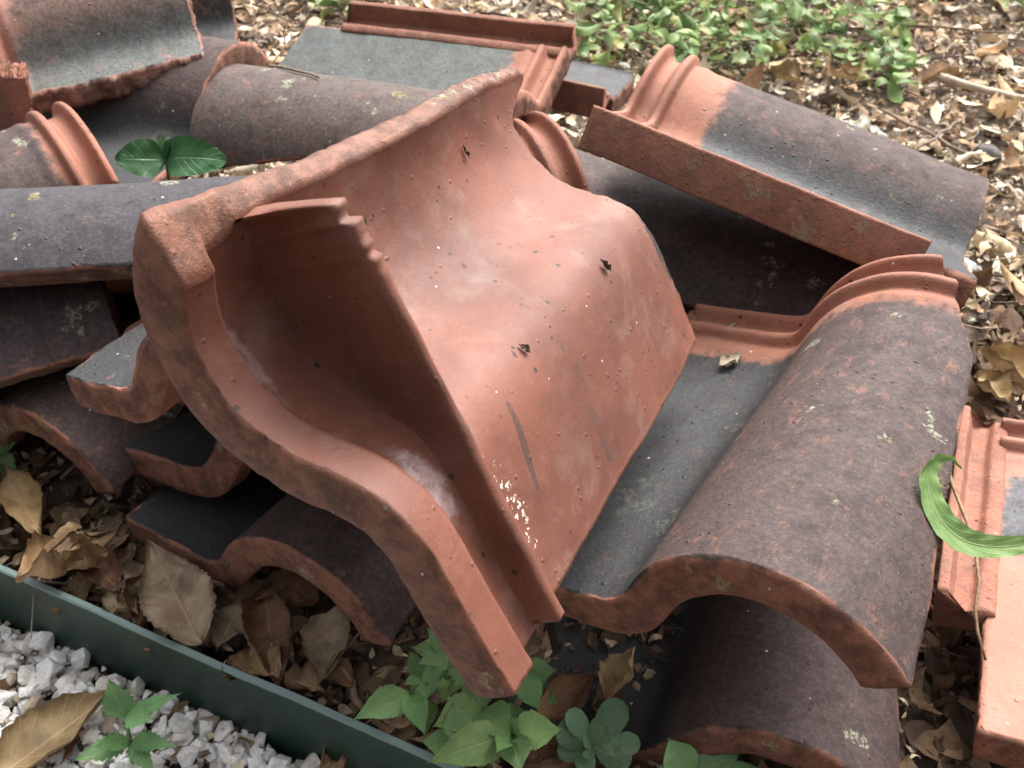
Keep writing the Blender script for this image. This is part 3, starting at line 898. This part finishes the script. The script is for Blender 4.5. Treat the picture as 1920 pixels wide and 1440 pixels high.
# ------------------------------------------------------------------ single leaves
M_BROWN = mat_leaf('brown_dead_leaf', (.23, .115, .058), (.15, .075, .04), (.31, .18, .095), True, .10, .7)
M_TAN = mat_leaf('tan_dead_leaf', (.36, .25, .125), (.25, .155, .075), (.46, .34, .18), True, .12, .65)
M_GREY = mat_leaf('grey_tan_dead_leaf', (.35, .265, .18), (.23, .16, .10), (.46, .32, .17), True, .10, .7)
M_WEED = mat_leaf('weed_green', (.17, .30, .11), (.12, .225, .08), (.27, .40, .19), False, .22, .45, .25)
M_WEED2 = mat_leaf('mottled_weed_green', (.20, .33, .095), (.135, .24, .07), (.28, .42, .18), False, .22, .45, .8)
M_ROSE = mat_leaf('blue_green_leaf', (.135, .225, .115), (.10, .18, .09), (.19, .28, .15), False, .15, .45)
M_SPRIG = mat_leaf('yellow_green_leaf', (.19, .29, .085), (.11, .19, .055), (.36, .44, .20), False, .25, .5)
M_GLOSS = mat_leaf('dark_glossy_leaf', (.045, .135, .045), (.028, .095, .032), (.06, .15, .05), False, .08, .28)


def leaf_surface(ln, wd, fold=.25, curl=.4, roll=0.0, twist=0.0, serr=0, serr_amp=.05, peak=.42, tip=1.4, wav=.05, seed=0, nu=13, nv=34, stalk=0.0, tear=0.0):
    """one leaf as a grid along a bending midrib. fold lifts the halves, curl bends the midrib, roll curls the margins"""
    V, uv = [], []
    spine = [Vector((0, 0, 0))]; ang = -curl * .5; dirs = []
    for j in range(nv):
        t = j / (nv - 1)
        dirs.append((math.cos(ang), math.sin(ang)))
        if j < nv - 1:
            spine.append(spine[-1] + Vector((0, math.cos(ang), math.sin(ang))) * ln / (nv - 1))
            ang += curl / (nv - 1) * (1 + .8 * math.sin(t * 5 + seed))
    for j in range(nv):
        t = j / (nv - 1)
        if t < peak: w = math.sin(math.pi / 2 * (t / peak)) ** .85
        else: w = max(0, math.cos(math.pi / 2 * ((t - peak) / (1 - peak)))) ** (.75 * tip)
        w = max(w, .03) * wd * .5
        for i in range(nu):
            u = -1 + 2 * i / (nu - 1)
            ww = w
            if serr:
                ww *= 1 + serr_amp * (((t * serr) % 1.0) - .5) * abs(u) ** 3
            if tear: ww *= 1 - tear * max(0, nz(t * 4, math.copysign(1, u), 0, seed)) * abs(u)
            a = abs(u) * (fold + roll * abs(u) * 1.0)
            x = math.copysign(1, u) * ww * abs(u) * math.cos(a * .8)
            z = ww * abs(u) * math.sin(a)
            z += wav * wd * nz(u * 1.4, t * 4.0, 0, seed) * (abs(u) + .3)
            z += wav * .5 * wd * math.sin(t * 26 + abs(u) * -4) * abs(u) * .35
            tw = twist * (t - .3)
            x, z = x * math.cos(tw) - z * math.sin(tw), x * math.sin(tw) + z * math.cos(tw)
            c, s_ = dirs[j]
            V.append((x, spine[j].y - s_ * z, spine[j].z + c * z)); uv.append((u, t, 0))
    F = [(j * nu + i, j * nu + i + 1, (j + 1) * nu + i + 1, (j + 1) * nu + i) for j in range(nv - 1) for i in range(nu - 1)]
    return V, F, uv


def leaf_obj(name, mat, parent=None, loc=(0, 0, 0), heading=0, pitch=0, bank=0, **kw):
    V, F, uv = leaf_surface(**kw)
    o = link_mesh(name, V, F, mat, parent)
    a = o.data.attributes.new('leaf_uv', 'FLOAT_VECTOR', 'POINT')
    a.data.foreach_set('vector', np.array(uv, np.float32).ravel())
    o.matrix_local = Matrix.Translation(loc) @ Matrix.Rotation(heading, 4, 'Z') @ Matrix.Rotation(pitch, 4, 'X') @ Matrix.Rotation(bank, 4, 'Y')
    return o


def tube(name, pts, r0, r1, mat, parent=None, k=7):
    S_ = []
    pts = [Vector(p) for p in pts]
    for i, p in enumerate(pts):
        d = (pts[min(i + 1, len(pts) - 1)] - pts[max(i - 1, 0)]).normalized()
        a = d.orthogonal().normalized(); b = d.cross(a)
        if i and a.dot(la) < 0: pass
        if i:
            a = (la - d * la.dot(d)).normalized(); b = d.cross(a)
        la = a
        r = r0 + (r1 - r0) * i / (len(pts) - 1)
        S_.append([tuple(p + a * r * math.cos(2 * math.pi * q / k) + b * r * math.sin(2 * math.pi * q / k)) for q in range(k)])
    return sweep(name, S_, mat, parent)


def heading_px(p, q, z=0.0):
    """plan heading of the leaf axis (+Y) from one ground point to another"""
    a, b = at(*p, z), at(*q, z)
    return math.atan2(-(b.x - a.x), b.y - a.y), (b - a).length


G_DEAD = 'dead leaves lying in front of the pile'
def dead(p, q, z, wd, mat, label, seed, **kw):
    h, ln = heading_px(p, q, z)
    base = at(*p, z)
    a = dict(fold=.22, curl=.5, roll=.3, twist=.25, wav=.22, serr=24, serr_amp=.12, peak=.42, tip=1.6)
    pitch = kw.pop('pitch', 0.0); bank = kw.pop('bank', 0.0)
    a.update(kw)
    o = leaf_obj('dead_leaf', mat, None, base, h, pitch, bank, ln=ln * 1.12, wd=wd * .9, seed=seed, **a)
    return tag(o, label, 'dead leaf', G_DEAD)


dead((378, 1205), (300, 1068), .045, .060, M_GREY, 'flat grey tan leaf with toothed margin and pale midrib against the green edging', 1, pitch=.35, roll=.15, curl=.3, fold=.05, serr=18)
dead((497, 1112), (515, 1262), .045, .062, M_BROWN, 'reddish brown crumpled leaf with hooked stalk end in front of the low arch', 2, roll=.9, curl=-.5, fold=.25, wav=.16, pitch=-.2)
dead((640, 1130), (590, 1260), .038, .045, M_GREY, 'pale grey leaf half under the low arch with light speckled tip', 3, bank=.35)
dead((60, 1060), (215, 960), .055, .085, M_TAN, 'big curled yellow tan leaf rolled into a ring at the left edge', 4, roll=1.7, curl=1.6, fold=.3, wav=.12)
dead((30, 1085), (160, 1010), .060, .070, M_TAN, 'broad ribbed tan leaf lying below the ring shaped leaf', 5, roll=.8, curl=.9, bank=-.2)
dead((10, 880), (75, 1000), .050, .045, M_TAN, 'narrow tan leaf with ribbed face at the left edge above the ring shaped leaf', 6, roll=.5)
dead((200, 1035), (120, 1070), .050, .040, M_TAN, 'small folded tan leaf tucked against the ring shaped leaf', 7, roll=1.0, curl=.6)
dead((225, 1110), (150, 1020), .040, .040, M_BROWN, 'dull brown leaf lying under the ring shaped leaf', 8, roll=.6)
dead((290, 1060), (225, 1120), .038, .048, M_GREY, 'ragged tan leaf scrap below the flat grey pan of the bottom tile', 9, roll=.7, wav=.2, tear=.6)
dead((275, 1075), (255, 1170), .036, .050, M_BROWN, 'dark brown curled leaf left of the flat grey tan leaf', 10, roll=1.1, curl=.5)
dead((420, 1100), (360, 1050), .036, .040, M_GREY, 'small crinkled leaf scrap close under the pan edge of the bottom tile', 11, roll=.8, wav=.2, tear=.5)
dead((570, 1060), (470, 1130), .050, .034, M_BROWN, 'long thin dark leaf arched inside the low arch', 12, roll=1.2, curl=.8)
dead((600, 1100), (540, 1140), .040, .050, M_BROWN, 'brown leaf with ruffled margin deep inside the low arch', 13, roll=.7, wav=.2)
dead((450, 1130), (410, 1210), .030, .040, M_GREY, 'torn flat grey leaf with a hole between the two largest leaves', 14, roll=.2, tear=.7)
dead((530, 1265), (600, 1290), .030, .038, M_TAN, 'orange tan crumbled leaf beside the twigs near the weed', 15, roll=.9, wav=.25, tear=.5)
dead((470, 1215), (520, 1275), .034, .040, M_TAN, 'pale tan leaf edge leaning on the green edging', 16, roll=.4, pitch=.3)
dead((430, 1230), (480, 1270), .030, .040, M_BROWN, 'flat brown leaf behind the green edging below the crumpled leaf', 17, roll=.3)
dead((200, 1110), (255, 1150), .036, .034, M_GREY, 'light grey leaf tip showing above the green edging', 18, roll=.5)
dead((660, 1290), (610, 1240), .022, .030, M_BROWN, 'dark brown leaf under the low arch foot by the weed', 19, roll=.6)
dead((-30, 1465), (200, 1312), -.026, .062, M_TAN, 'large yellow tan leaf lying on the white gravel', 20, roll=.5, curl=.4, wav=.10, fold=.2)
dead((95, 1435), (150, 1370), -.042, .040, M_BROWN, 'brown leaf on the gravel under the large yellow tan leaf', 21, roll=.5)
dead((600, 1440), (655, 1405), -.030, .045, M_TAN, 'curled tan leaf on the gravel at the bottom edge', 22, roll=1.2, curl=.8)
dead((1000, 1345), (1110, 1270), .035, .040, M_BROWN, 'brown leaf with toothed margin in the shade right of the weed', 23, roll=.5, bank=.5)
dead((1135, 1310), (1185, 1235), .045, .034, M_TAN, 'yellowish ribbed leaf leaning in the dark gap under the barrel tile', 24, roll=.6, bank=-.4, pitch=.3)
dead((980, 1440), (1090, 1430), .020, .055, M_BROWN, 'grey brown leaf with toothed margin below the weeds at the bottom edge', 25, roll=.4, serr=26)
dead((1030, 1350), (980, 1430), .018, .05, M_BROWN, 'dull brown leaf flat under the mottled weed leaves', 26, roll=.4)
dead((1840, 650), (1920, 720), .03, .06, M_TAN, 'long tan leaf on the litter right of the barrel tile head', 27, roll=.8, curl=.4)
dead((1830, 700), (1890, 745), .03, .05, M_TAN, 'yellow tan leaf tucked beside the barrel tile head above the orange tile', 28, roll=.5)
dead((1560, 135), (1600, 170), .03, .06, M_TAN, 'tan leaf standing on edge beside the far green weeds', 29, roll=.7, pitch=.4)
dead((1500, 150), (1450, 125), .03, .05, M_TAN, 'pale leaf lying below the far green weeds', 30, roll=.6)


# ------------------------------------------------------------------ growing plants
def leaf_to(parent, node, target, wd, mat, droop=.35, up=None, seed=0, part='leaf', **kw):
    """a leaf growing from node to tip (points of the place), parted from its plant"""
    d = Vector(target) - Vector(node); ln = d.length; y = d.normalized()
    z = Vector(up) if up else Vector((0, -.25, 1)); x = y.cross(z).normalized(); z = x.cross(y)
    a = dict(ln=ln * 1.05, wd=wd * .72, fold=.28, curl=-droop, roll=-.1, wav=.05, serr=14, serr_amp=.13, peak=.36, tip=1.9, seed=seed)
    a.update(kw)
    V, F, uv = leaf_surface(**a)
    # keep the tip on the chord
    cu = a['curl']; V = [(q[0], q[1], q[2]) for q in V]
    o = link_mesh(part, V, F, mat, parent)
    at_ = o.data.attributes.new('leaf_uv', 'FLOAT_VECTOR', 'POINT')
    at_.data.foreach_set('vector', np.array(uv, np.float32).ravel())
    o.matrix_local = Matrix(((x.x, y.x, z.x, node[0]), (x.y, y.y, z.y, node[1]), (x.z, y.z, z.z, node[2]), (0, 0, 0, 1)))
    return o


def plant(name, label, cat, root, nodes, leaves, m_leaf, group=None, stem_r=(.0022, .0012), m_stem=None):
    """root: ground point; nodes: stem points; leaves: (node index, tip point, width, extras)"""
    e = bpy.data.objects.new(name, None); COL.objects.link(e); e.location = root
    tag(e, label, cat, group)
    rt = Vector(root)
    tube('stem', [Vector((0, 0, -.01))] + [Vector(q) - rt for q in nodes], stem_r[0], stem_r[1], m_stem or M_STEM, e)
    for k, (ni, tip, wd, ex) in enumerate(leaves):
        ex = dict(ex); m = ex.pop('mat', m_leaf)
        leaf_to(e, Vector(nodes[ni]) - rt, Vector(tip) - rt, wd, m, seed=k * 3.3 + rt.x * 50, **ex)
    return e


M_STEM = mat_plain('green_stem', (.10, .17, .06), (.16, .22, .09), 80, .6)
G_WEED = 'toothed weeds sprouting at the foot of the pile'
n0, n1 = at(770, 1300, .045), at(790, 1268, .075)
plant('weed', 'toothed green weed between the low arch foot and the tip of the broken tile', 'weed', at(800, 1330, 0), [at(785, 1310, .03), n0, n1], [
    (1, at(664, 1352, .055), .034, {}), (1, at(795, 1372, .06), .026, {}), (1, at(845, 1250, .055), .028, {}),
    (2, at(768, 1222, .09), .018, {}), (2, at(835, 1262, .09), .018, {}), (2, at(757, 1285, .085), .012, {'droop': -.3}), (2, at(800, 1310, .085), .012, {'droop': -.2}),
    (0, at(800, 1375, .02), .034, {'mat': M_WEED2}), (0, at(860, 1200, .05), .030, {})], M_WEED, G_WEED)
n0, n1 = at(905, 1330, .05), at(958, 1375, .075)
plant('weed', 'mottled green weed under the broken tile tip, spreading over the edging end', 'weed', at(930, 1360, 0), [at(925, 1350, .03), n0, n1], [
    (1, at(815, 1360, .06), .042, {'mat': M_WEED2}), (1, at(880, 1265, .06), .036, {}), (1, at(955, 1385, .09), .040, {}),
    (2, at(805, 1432, .075), .040, {'mat': M_WEED2}), (2, at(1052, 1366, .075), .036, {'mat': M_WEED2}), (2, at(975, 1450, .075), .032, {}),
    (2, at(932, 1408, .10), .020, {'droop': .1}), (2, at(968, 1350, .10), .018, {'droop': -.3}), (2, at(985, 1395, .1), .012, {'droop': -.3}),
    (0, at(920, 1440, .03), .032, {}), (0, at(1000, 1345, .04), .03, {})], M_WEED, G_WEED)
n0, n1 = at(985, 1265, .05), at(978, 1262, .07)
plant('weed', 'small toothed weed in the shade right of the broken tile tip', 'weed', at(985, 1310, 0), [at(985, 1290, .03), n0, n1], [
    (1, at(1040, 1256, .06), .030, {}), (1, at(920, 1240, .05), .026, {}), (2, at(1010, 1330, .05), .028, {}), (0, at(1045, 1320, .03), .03, {}),
    (2, at(985, 1235, .09), .014, {'droop': -.2})], M_WEED, G_WEED)
n0, n1 = at(850, 1235, .06), at(845, 1222, .085)
plant('weed', 'toothed weed half hidden behind the tip of the broken tile', 'weed', at(860, 1270, 0), [at(855, 1255, .03), n0, n1], [
    (1, at(770, 1215, .08), .034, {}), (1, at(905, 1290, .07), .030, {}), (2, at(800, 1178, .10), .022, {}), (2, at(785, 1245, .095), .022, {}), (0, at(830, 1320, .05), .034, {'mat': M_WEED2}), (0, at(900, 1220, .05), .03, {})], M_WEED, G_WEED)
n0, n1 = at(870, 1400, .04), at(866, 1392, .055)
plant('weed', 'low weed with mottled leaves nearest the end of the green edging', 'weed', at(880, 1420, 0), [at(876, 1410, .02), n0, n1], [
    (1, at(790, 1390, .045), .032, {}), (1, at(935, 1330, .05), .032, {'mat': M_WEED2}), (2, at(850, 1320, .06), .028, {}), (2, at(905, 1440, .06), .026, {}), (0, at(830, 1450, .02), .03, {})], M_WEED, G_WEED)
n0 = at(1110, 1400, .035)
sp = dict(serr=0, peak=.68, tip=.55, fold=.18, droop=-.25)
plant('rosette_weed', 'blue green rosette with smooth spoon shaped leaves right of the toothed weeds', 'weed', at(1112, 1408, 0), [at(1112, 1404, .015), n0], [
    (1, at(1165, 1318, .055), .030, sp), (1, at(1068, 1332, .05), .022, sp), (1, at(1050, 1362, .045), .030, sp), (1, at(1198, 1395, .045), .024, sp),
    (1, at(1048, 1410, .035), .022, sp), (1, at(1180, 1432, .04), .026, sp), (1, at(1096, 1385, .055), .012, sp), (1, at(1100, 1425, .055), .012, sp), (1, at(1125, 1350, .055), .016, sp),
    (1, at(1090, 1445, .045), .020, sp)], M_ROSE)
n0 = at(1290, 1462, .04)
plant('weed', 'bright green weed at the bottom edge before the lowest dark arch', 'weed', at(1300, 1475, 0), [at(1295, 1468, .02), n0], [
    (1, at(1256, 1388, .06), .036, {'peak': .5}), (1, at(1385, 1415, .04), .030, {}), (1, at(1450, 1445, .03), .030, {}), (1, at(1200, 1470, .03), .03, {}), (1, at(1340, 1520, .03), .03, {})], M_WEED, G_WEED)
gz = -.045
n0, n1 = at(245, 1390, gz + .03), at(235, 1345, gz + .06)
plant('weed', 'pale green lobed weed growing up through the white gravel', 'weed', at(245, 1420, gz), [at(245, 1405, gz + .015), n0, n1], [
    (2, at(205, 1272, gz + .085), .032, {'serr_amp': .3, 'serr': 9}), (2, at(335, 1300, gz + .075), .018, {'serr_amp': .3, 'serr': 9}), (2, at(290, 1350, gz + .07), .024, {'serr_amp': .3, 'serr': 9}),
    (1, at(140, 1425, gz + .04), .026, {'serr_amp': .4, 'serr': 9}), (1, at(330, 1400, gz + .045), .022, {'serr_amp': .4, 'serr': 9}), (1, at(175, 1400, gz + .05), .02, {'serr_amp': .3, 'serr': 9}), (1, at(290, 1450, gz + .03), .022, {'serr_amp': .4, 'serr': 9})],
    mat_leaf('pale_weed_green', (.17, .32, .12), (.12, .25, .09), (.24, .38, .18), False, .25, .5), G_WEED)
n0 = at(5, 850, .05)
plant('weed', 'tiny round leaved weed under the open arch at the left edge', 'weed', at(0, 870, 0), [at(2, 860, .03), n0], [
    (1, at(28, 828, .06), .014, {'serr': 0}), (1, at(20, 800, .07), .014, {'serr': 0}), (1, at(28, 880, .05), .016, {'serr': 0}), (1, at(-20, 840, .06), .014, {'serr': 0}), (0, at(35, 905, .03), .02, {'serr': 0})], M_WEED, G_WEED)
# cut sprig lying in the heap
n0 = at(312, 300, .235)
plant('leaf_sprig', 'glossy dark green sprig lying behind the blue black barrel tile', 'sprig', at(312, 320, .215), [at(312, 308, .225), n0], [
    (1, at(222, 304, .235), .050, {'serr': 0, 'droop': 1.5, 'tip': 1.0, 'up': (-.1, -.8, .7)}), (1, at(424, 296, .245), .052, {'serr': 0, 'droop': 1.3, 'tip': .8, 'up': (.1, -.8, .7)}),
    (1, at(362, 268, .245), .042, {'serr': 0, 'droop': .7, 'tip': .9, 'up': (.35, -.9, .3)}), (1, at(288, 258, .25), .045, {'serr': 0, 'droop': .9, 'tip': .9, 'up': (-.35, -.9, .3)})], M_GLOSS, None, (.0016, .001))


# green ground cover at the back right
def in_poly(x, y, P):
    r = np.zeros(len(x), bool); j = len(P) - 1
    for i in range(len(P)):
        xi, yi = P[i]; xj, yj = P[j]
        c = ((yi > y) != (yj > y)) & (x < (xj - xi) * (y - yi) / (yj - yi + 1e-12) + xi)
        r ^= c; j = i
    return r


def ground_cover():
    polys = [([(1060, -150), (1500, -150), (1560, 20), (1690, 50), (1735, 140), (1650, 165), (1540, 120), (1420, 150), (1330, 135), (1250, 150), (1180, 105), (1110, 150), (1075, 90)], 850),
             ([(560, -120), (720, -120), (690, 22), (600, 25), (575, 0)], 130), ([(1830, -120), (1990, -120), (1960, 50), (1850, 30)], 110), ([(1660, 120), (1700, 120), (1690, 190), (1665, 185)], 12), ([(1560, -100), (1830, -100), (1800, 10), (1580, 10)], 90)]
    Ps = []
    for P, n in polys:
        G = np.array([tuple(at(x, y, .03))[:2] for x, y in P])
        p = spots(n, G[:, 0].min(), G[:, 0].max(), G[:, 1].min(), G[:, 1].max(), lambda x, y: in_poly(x, y, G))
        Ps.append(p)
    p = np.concatenate(Ps); n = len(p)
    L_ = leaf_patch(n, (.020, .046), (.40, .62), .45, rng, nu=5, nv=8, ragged=.05, tip=.85)
    pos = np.concatenate([p, rng.uniform(.02, .085, (n, 1))], 1)
    scatter('weed_ground_cover', L_[0], L_[2], rot_mats(n, .45, rng), pos, pick(n, [(.22, .33, .11), (.28, .40, .15), (.16, .27, .085), (.33, .43, .20), (.34, .36, .13)], rng, .15), mat_tint('ground_cover_green', .45, 90, .3, .2), kind='stuff')
    T = twig_bits(260, (p[:, 0].min(), p[:, 0].max(), p[:, 1].min(), p[:, 1].max()), rng, (.05, .12), (.0008, .0014), (.01, .06), lambda x, y: in_poly(x, y, np.array([tuple(at(a, b, .03))[:2] for a, b in polys[0][0]])))
    scatter('weed_runners', T[0], T[1], T[2], T[3], pick(260, [(.13, .2, .07), (.17, .15, .08)], rng), M_LITTER, kind='stuff')
ground_cover()

# ------------------------------------------------------------------ small things lying on the tiles
bpy.context.view_layer.update()


def on_tile(px, py):
    """the first tile surface met along a line of sight: point and normal"""
    best = None
    O = Vector((0, 0, CAM_H)); d = ray(px, py).normalized()
    for o in COL.objects:
        if o.type != 'MESH' or not (o.name.startswith('clay_roof') or o.name.startswith('broken_tile')): continue
        iv = o.matrix_world.inverted(); lo = iv @ O; ld = (iv.to_3x3() @ d).normalized()
        hit, loc, nrm, _ = o.ray_cast(lo, ld)
        if hit:
            w = o.matrix_world @ loc; k = (w - O).length
            nn = (o.matrix_world.to_3x3() @ nrm).normalized()
            if nn.dot(d) > 0: nn = -nn
            if best is None or k < best[0]: best = (k, w, nn)
    return best[1:] if best else None


def chip(name, label, cat, px, py, ln, wd, mat, seed, yaw=0.0, lift=.001, group=None, **kw):
    h = on_tile(px, py)
    if not h: return
    w, nn = h
    a = dict(fold=.3, curl=.8, roll=.6, wav=.3, tear=.7, serr=0, nu=9, nv=14, twist=.5); a.update(kw)
    V, F, uv = leaf_surface(ln=ln, wd=wd, seed=seed, **a)
    V = [(q[0], q[1] - ln * .5, q[2]) for q in V]
    o = link_mesh(name, V, F, mat)
    zmin = min(q[2] for q in V)
    at_ = o.data.attributes.new('leaf_uv', 'FLOAT_VECTOR', 'POINT'); at_.data.foreach_set('vector', np.array(uv, np.float32).ravel())
    q = nn.to_track_quat('Z', 'Y').to_matrix().to_4x4() @ Matrix.Rotation(yaw, 4, 'Z')
    o.matrix_world = Matrix.Translation(w + nn * (lift - zmin)) @ q
    return tag(o, label, cat, group)


M_FLAKE = mat_leaf('pale_leaf_flake', (.55, .47, .34), (.42, .33, .22), (.6, .5, .36), True, .1, .7)
M_CRUMB = mat_plain('dark_crumb', (.05, .032, .022), (.14, .10, .07), 200, .85)
chip('leaf_flake', 'small torn pale flake of dead leaf stuck beside the cross rib of the broken tile', 'leaf flake', 918, 962, .012, .010, M_FLAKE, 3)
chip('leaf_flake', 'crumpled pale flake on the grey pan at the corner of the broken tile', 'leaf flake', 1372, 684, .026, .018, M_FLAKE, 4, yaw=1.2)
chip('leaf_flake', 'tiny yellowish flake on the orange head rim behind the grey pan', 'leaf flake', 1376, 612, .010, .007, M_FLAKE, 5)
chip('leaf_flake', 'tiny yellowish flake under the head ridges above the long side lip', 'leaf flake', 1225, 236, .010, .007, M_FLAKE, 6)
chip('dirt_crumb', 'dark crumb high on the bare underside of the broken tile', 'crumb', 1130, 500, .011, .006, M_CRUMB, 7)
chip('dirt_crumb', 'brown crumb in the middle of the bare underside of the broken tile', 'crumb', 980, 656, .008, .006, M_CRUMB, 8)
chip('dirt_crumb', 'small dark crumb on the hollow near the top break of the broken tile', 'crumb', 870, 285, .010, .004, M_CRUMB, 9)


def stem_on(name, label, cat, pts, r0, r1, mat, lift=.003):
    P3 = []
    for (px, py) in pts:
        h = on_tile(px, py)
        if h: P3.append(h[0] + h[1] * lift)
    return tag(tube(name, P3, r0, r1, mat), label, cat)


stem_on('twig', 'thin dry brown twig lying across the grey green tile behind', 'twig', [(502, 124), (530, 131), (560, 139), (585, 144), (598, 150)], .0018, .0013, M_TWIG)


def depth_pt(px, py, d):
    return Vector((0, 0, CAM_H)) + ray(px, py) * d


M_REDSTEM = mat_plain('tan_stem', (.16, .085, .045), (.30, .19, .10), 90, .7)
tag(tube('dry_stem', [depth_pt(*q) for q in [(1778, 885, 0.610), (1792, 925, 0.595), (1812, 975, 0.575), (1830, 1040, 0.555), (1836, 1090, 0.545), (1828, 1140, 0.535), (1833, 1185, 0.530), (1848, 1238, 0.525)]], .0013, .0008, M_REDSTEM),
    'thin tan stem hanging over the pale orange tile at the right edge', 'stem')


def curled_leaf():
    sp = [(1803, 886, .548, 1), (1799, 866, .547, 3), (1782, 853, .546, 8), (1757, 856, .545, 15), (1738, 878, .544, 20), (1737, 912, .542, 24), (1748, 950, .538, 27), (1768, 985, .534, 30), (1795, 1010, .530, 31), (1825, 1022, .528, 29), (1862, 1028, .526, 24), (1905, 1024, .524, 22), (1950, 1015, .522, 16), (1990, 1000, .52, 4)]
    C = [depth_pt(a, b, c) for a, b, c, _ in sp]
    # resample smoothly
    m = 46; t = np.linspace(0, len(C) - 1, m); K = np.arange(len(C))
    sm = lambda v: np.convolve(np.pad(np.interp(t, K, v), 3, mode='edge'), np.ones(7) / 7, 'valid')
    X = np.stack([sm([c[k] for c in C]) for k in range(3)], 1); Wd = sm([q[3] for q in sp])
    V, F, uv = [], [], []
    nu = 11
    for j in range(m):
        p = Vector(X[j]); d = (Vector(X[min(j + 1, m - 1)]) - Vector(X[max(j - 1, 0)])).normalized()
        view = (p - Vector((0, 0, CAM_H))).normalized()
        a = d.cross(view).normalized(); b = view
        f = j / (m - 1); th = .9 - 1.0 * f
        sd_ = (a * math.cos(th) + b * math.sin(th)).normalized(); nn = d.cross(sd_).normalized()
        for i in range(nu):
            u = -1 + 2 * i / (nu - 1)
            w = Wd[j] / FPX * .44 * (1 + .10 * ((f * 30) % 1 - .5) * abs(u) ** 3) * 1.05
            q = p + sd_ * w * u + nn * (w * .30 * abs(u) + .0008 * math.sin(f * 61 - abs(u) * 3 + 2 * nz(f * 6, u, 0, 3)) * abs(u))
            V.append(tuple(q)); uv.append((u, f, 0))
    for j in range(m - 1):
        for i in range(nu - 1):
            F.append((j * nu + i, j * nu + i + 1, (j + 1) * nu + i + 1, (j + 1) * nu + i))
    o = link_mesh('green_leaf', V, F, M_SPRIG)
    at_ = o.data.attributes.new('leaf_uv', 'FLOAT_VECTOR', 'POINT'); at_.data.foreach_set('vector', np.array(uv, np.float32).ravel())
    tag(o, 'long curled yellow green leaf hooked over the edge between barrel tile and pale orange tile', 'leaf')
curled_leaf()

# dark pebble, bark strips and sticks on the far litter
def lump(name, label, cat, px, py, r, z, mat, sx=(1, .8, .6), seed=1):
    bm = bmesh.new(); bmesh.ops.create_icosphere(bm, subdivisions=4, radius=1)
    for v in bm.verts:
        k = 1 + .22 * nz(*(v.co * 1.4), seed) + .07 * nz(*(v.co * 4), seed)
        v.co = Vector((v.co.x * sx[0], v.co.y * sx[1], v.co.z * sx[2])) * k * r
    me = bpy.data.meshes.new(name); bm.to_mesh(me); bm.free()
    me.polygons.foreach_set('use_smooth', [True] * len(me.polygons)); me.materials.append(mat)
    o = bpy.data.objects.new(name, me); COL.objects.link(o); o.location = at(px, py, z); o.rotation_euler = (0, 0, seed)
    return tag(o, label, cat)


lump('pebble', 'dark rounded pebble on the pale litter beyond the long side lip tile', 'pebble', 1852, 288, .018, .02, mat_plain('dark_pebble', (.05, .042, .036), (.10, .085, .072), 60, .85), (1.2, .8, .6), 2)
def stick(label, a, b, r, col, seed, z=.03):
    A, B = at(*a, z), at(*b, z)
    pts = [A.lerp(B, k / 7) + Vector((.006 * nz(k * .7, 0, 0, seed), .006 * nz(k * .7, 3, 0, seed), .004 * nz(k * .6, 6, 0, seed))) for k in range(8)]
    tag(tube('stick', pts, r, r * .7, M_PSTICK if col else M_TWIG), label, 'stick', 'sticks on the far litter')
M_PSTICK = mat_plain('bleached_stick', (.40, .33, .25), (.55, .47, .36), 70, .85)
stick('grey stick crossing the litter from the pebble toward the far green weeds', (1840, 300), (1650, 205), .0030, 0, 1)
stick('pale bleached stick lying at the far right above the pebble', (1760, 145), (1925, 185), .0070, 1, 2)
stick('thin dark stick on the litter right of the far green weeds', (1680, 45), (1900, 62), .0025, 0, 3)
stick('short pale stick beside the dark pebble', (1780, 305), (1835, 285), .0050, 1, 4)
stick('slanted grey stick on the litter behind the purplish tile', (1715, 285), (1800, 225), .0028, 0, 5)
stick('dark wet stick lying under the low arch foot beside the weed', (690, 1330), (610, 1210), .0030, 0, 6, .02)
stick('thin bent dry stick near the low arch foot', (600, 1280), (690, 1160), .0014, 0, 7, .03)
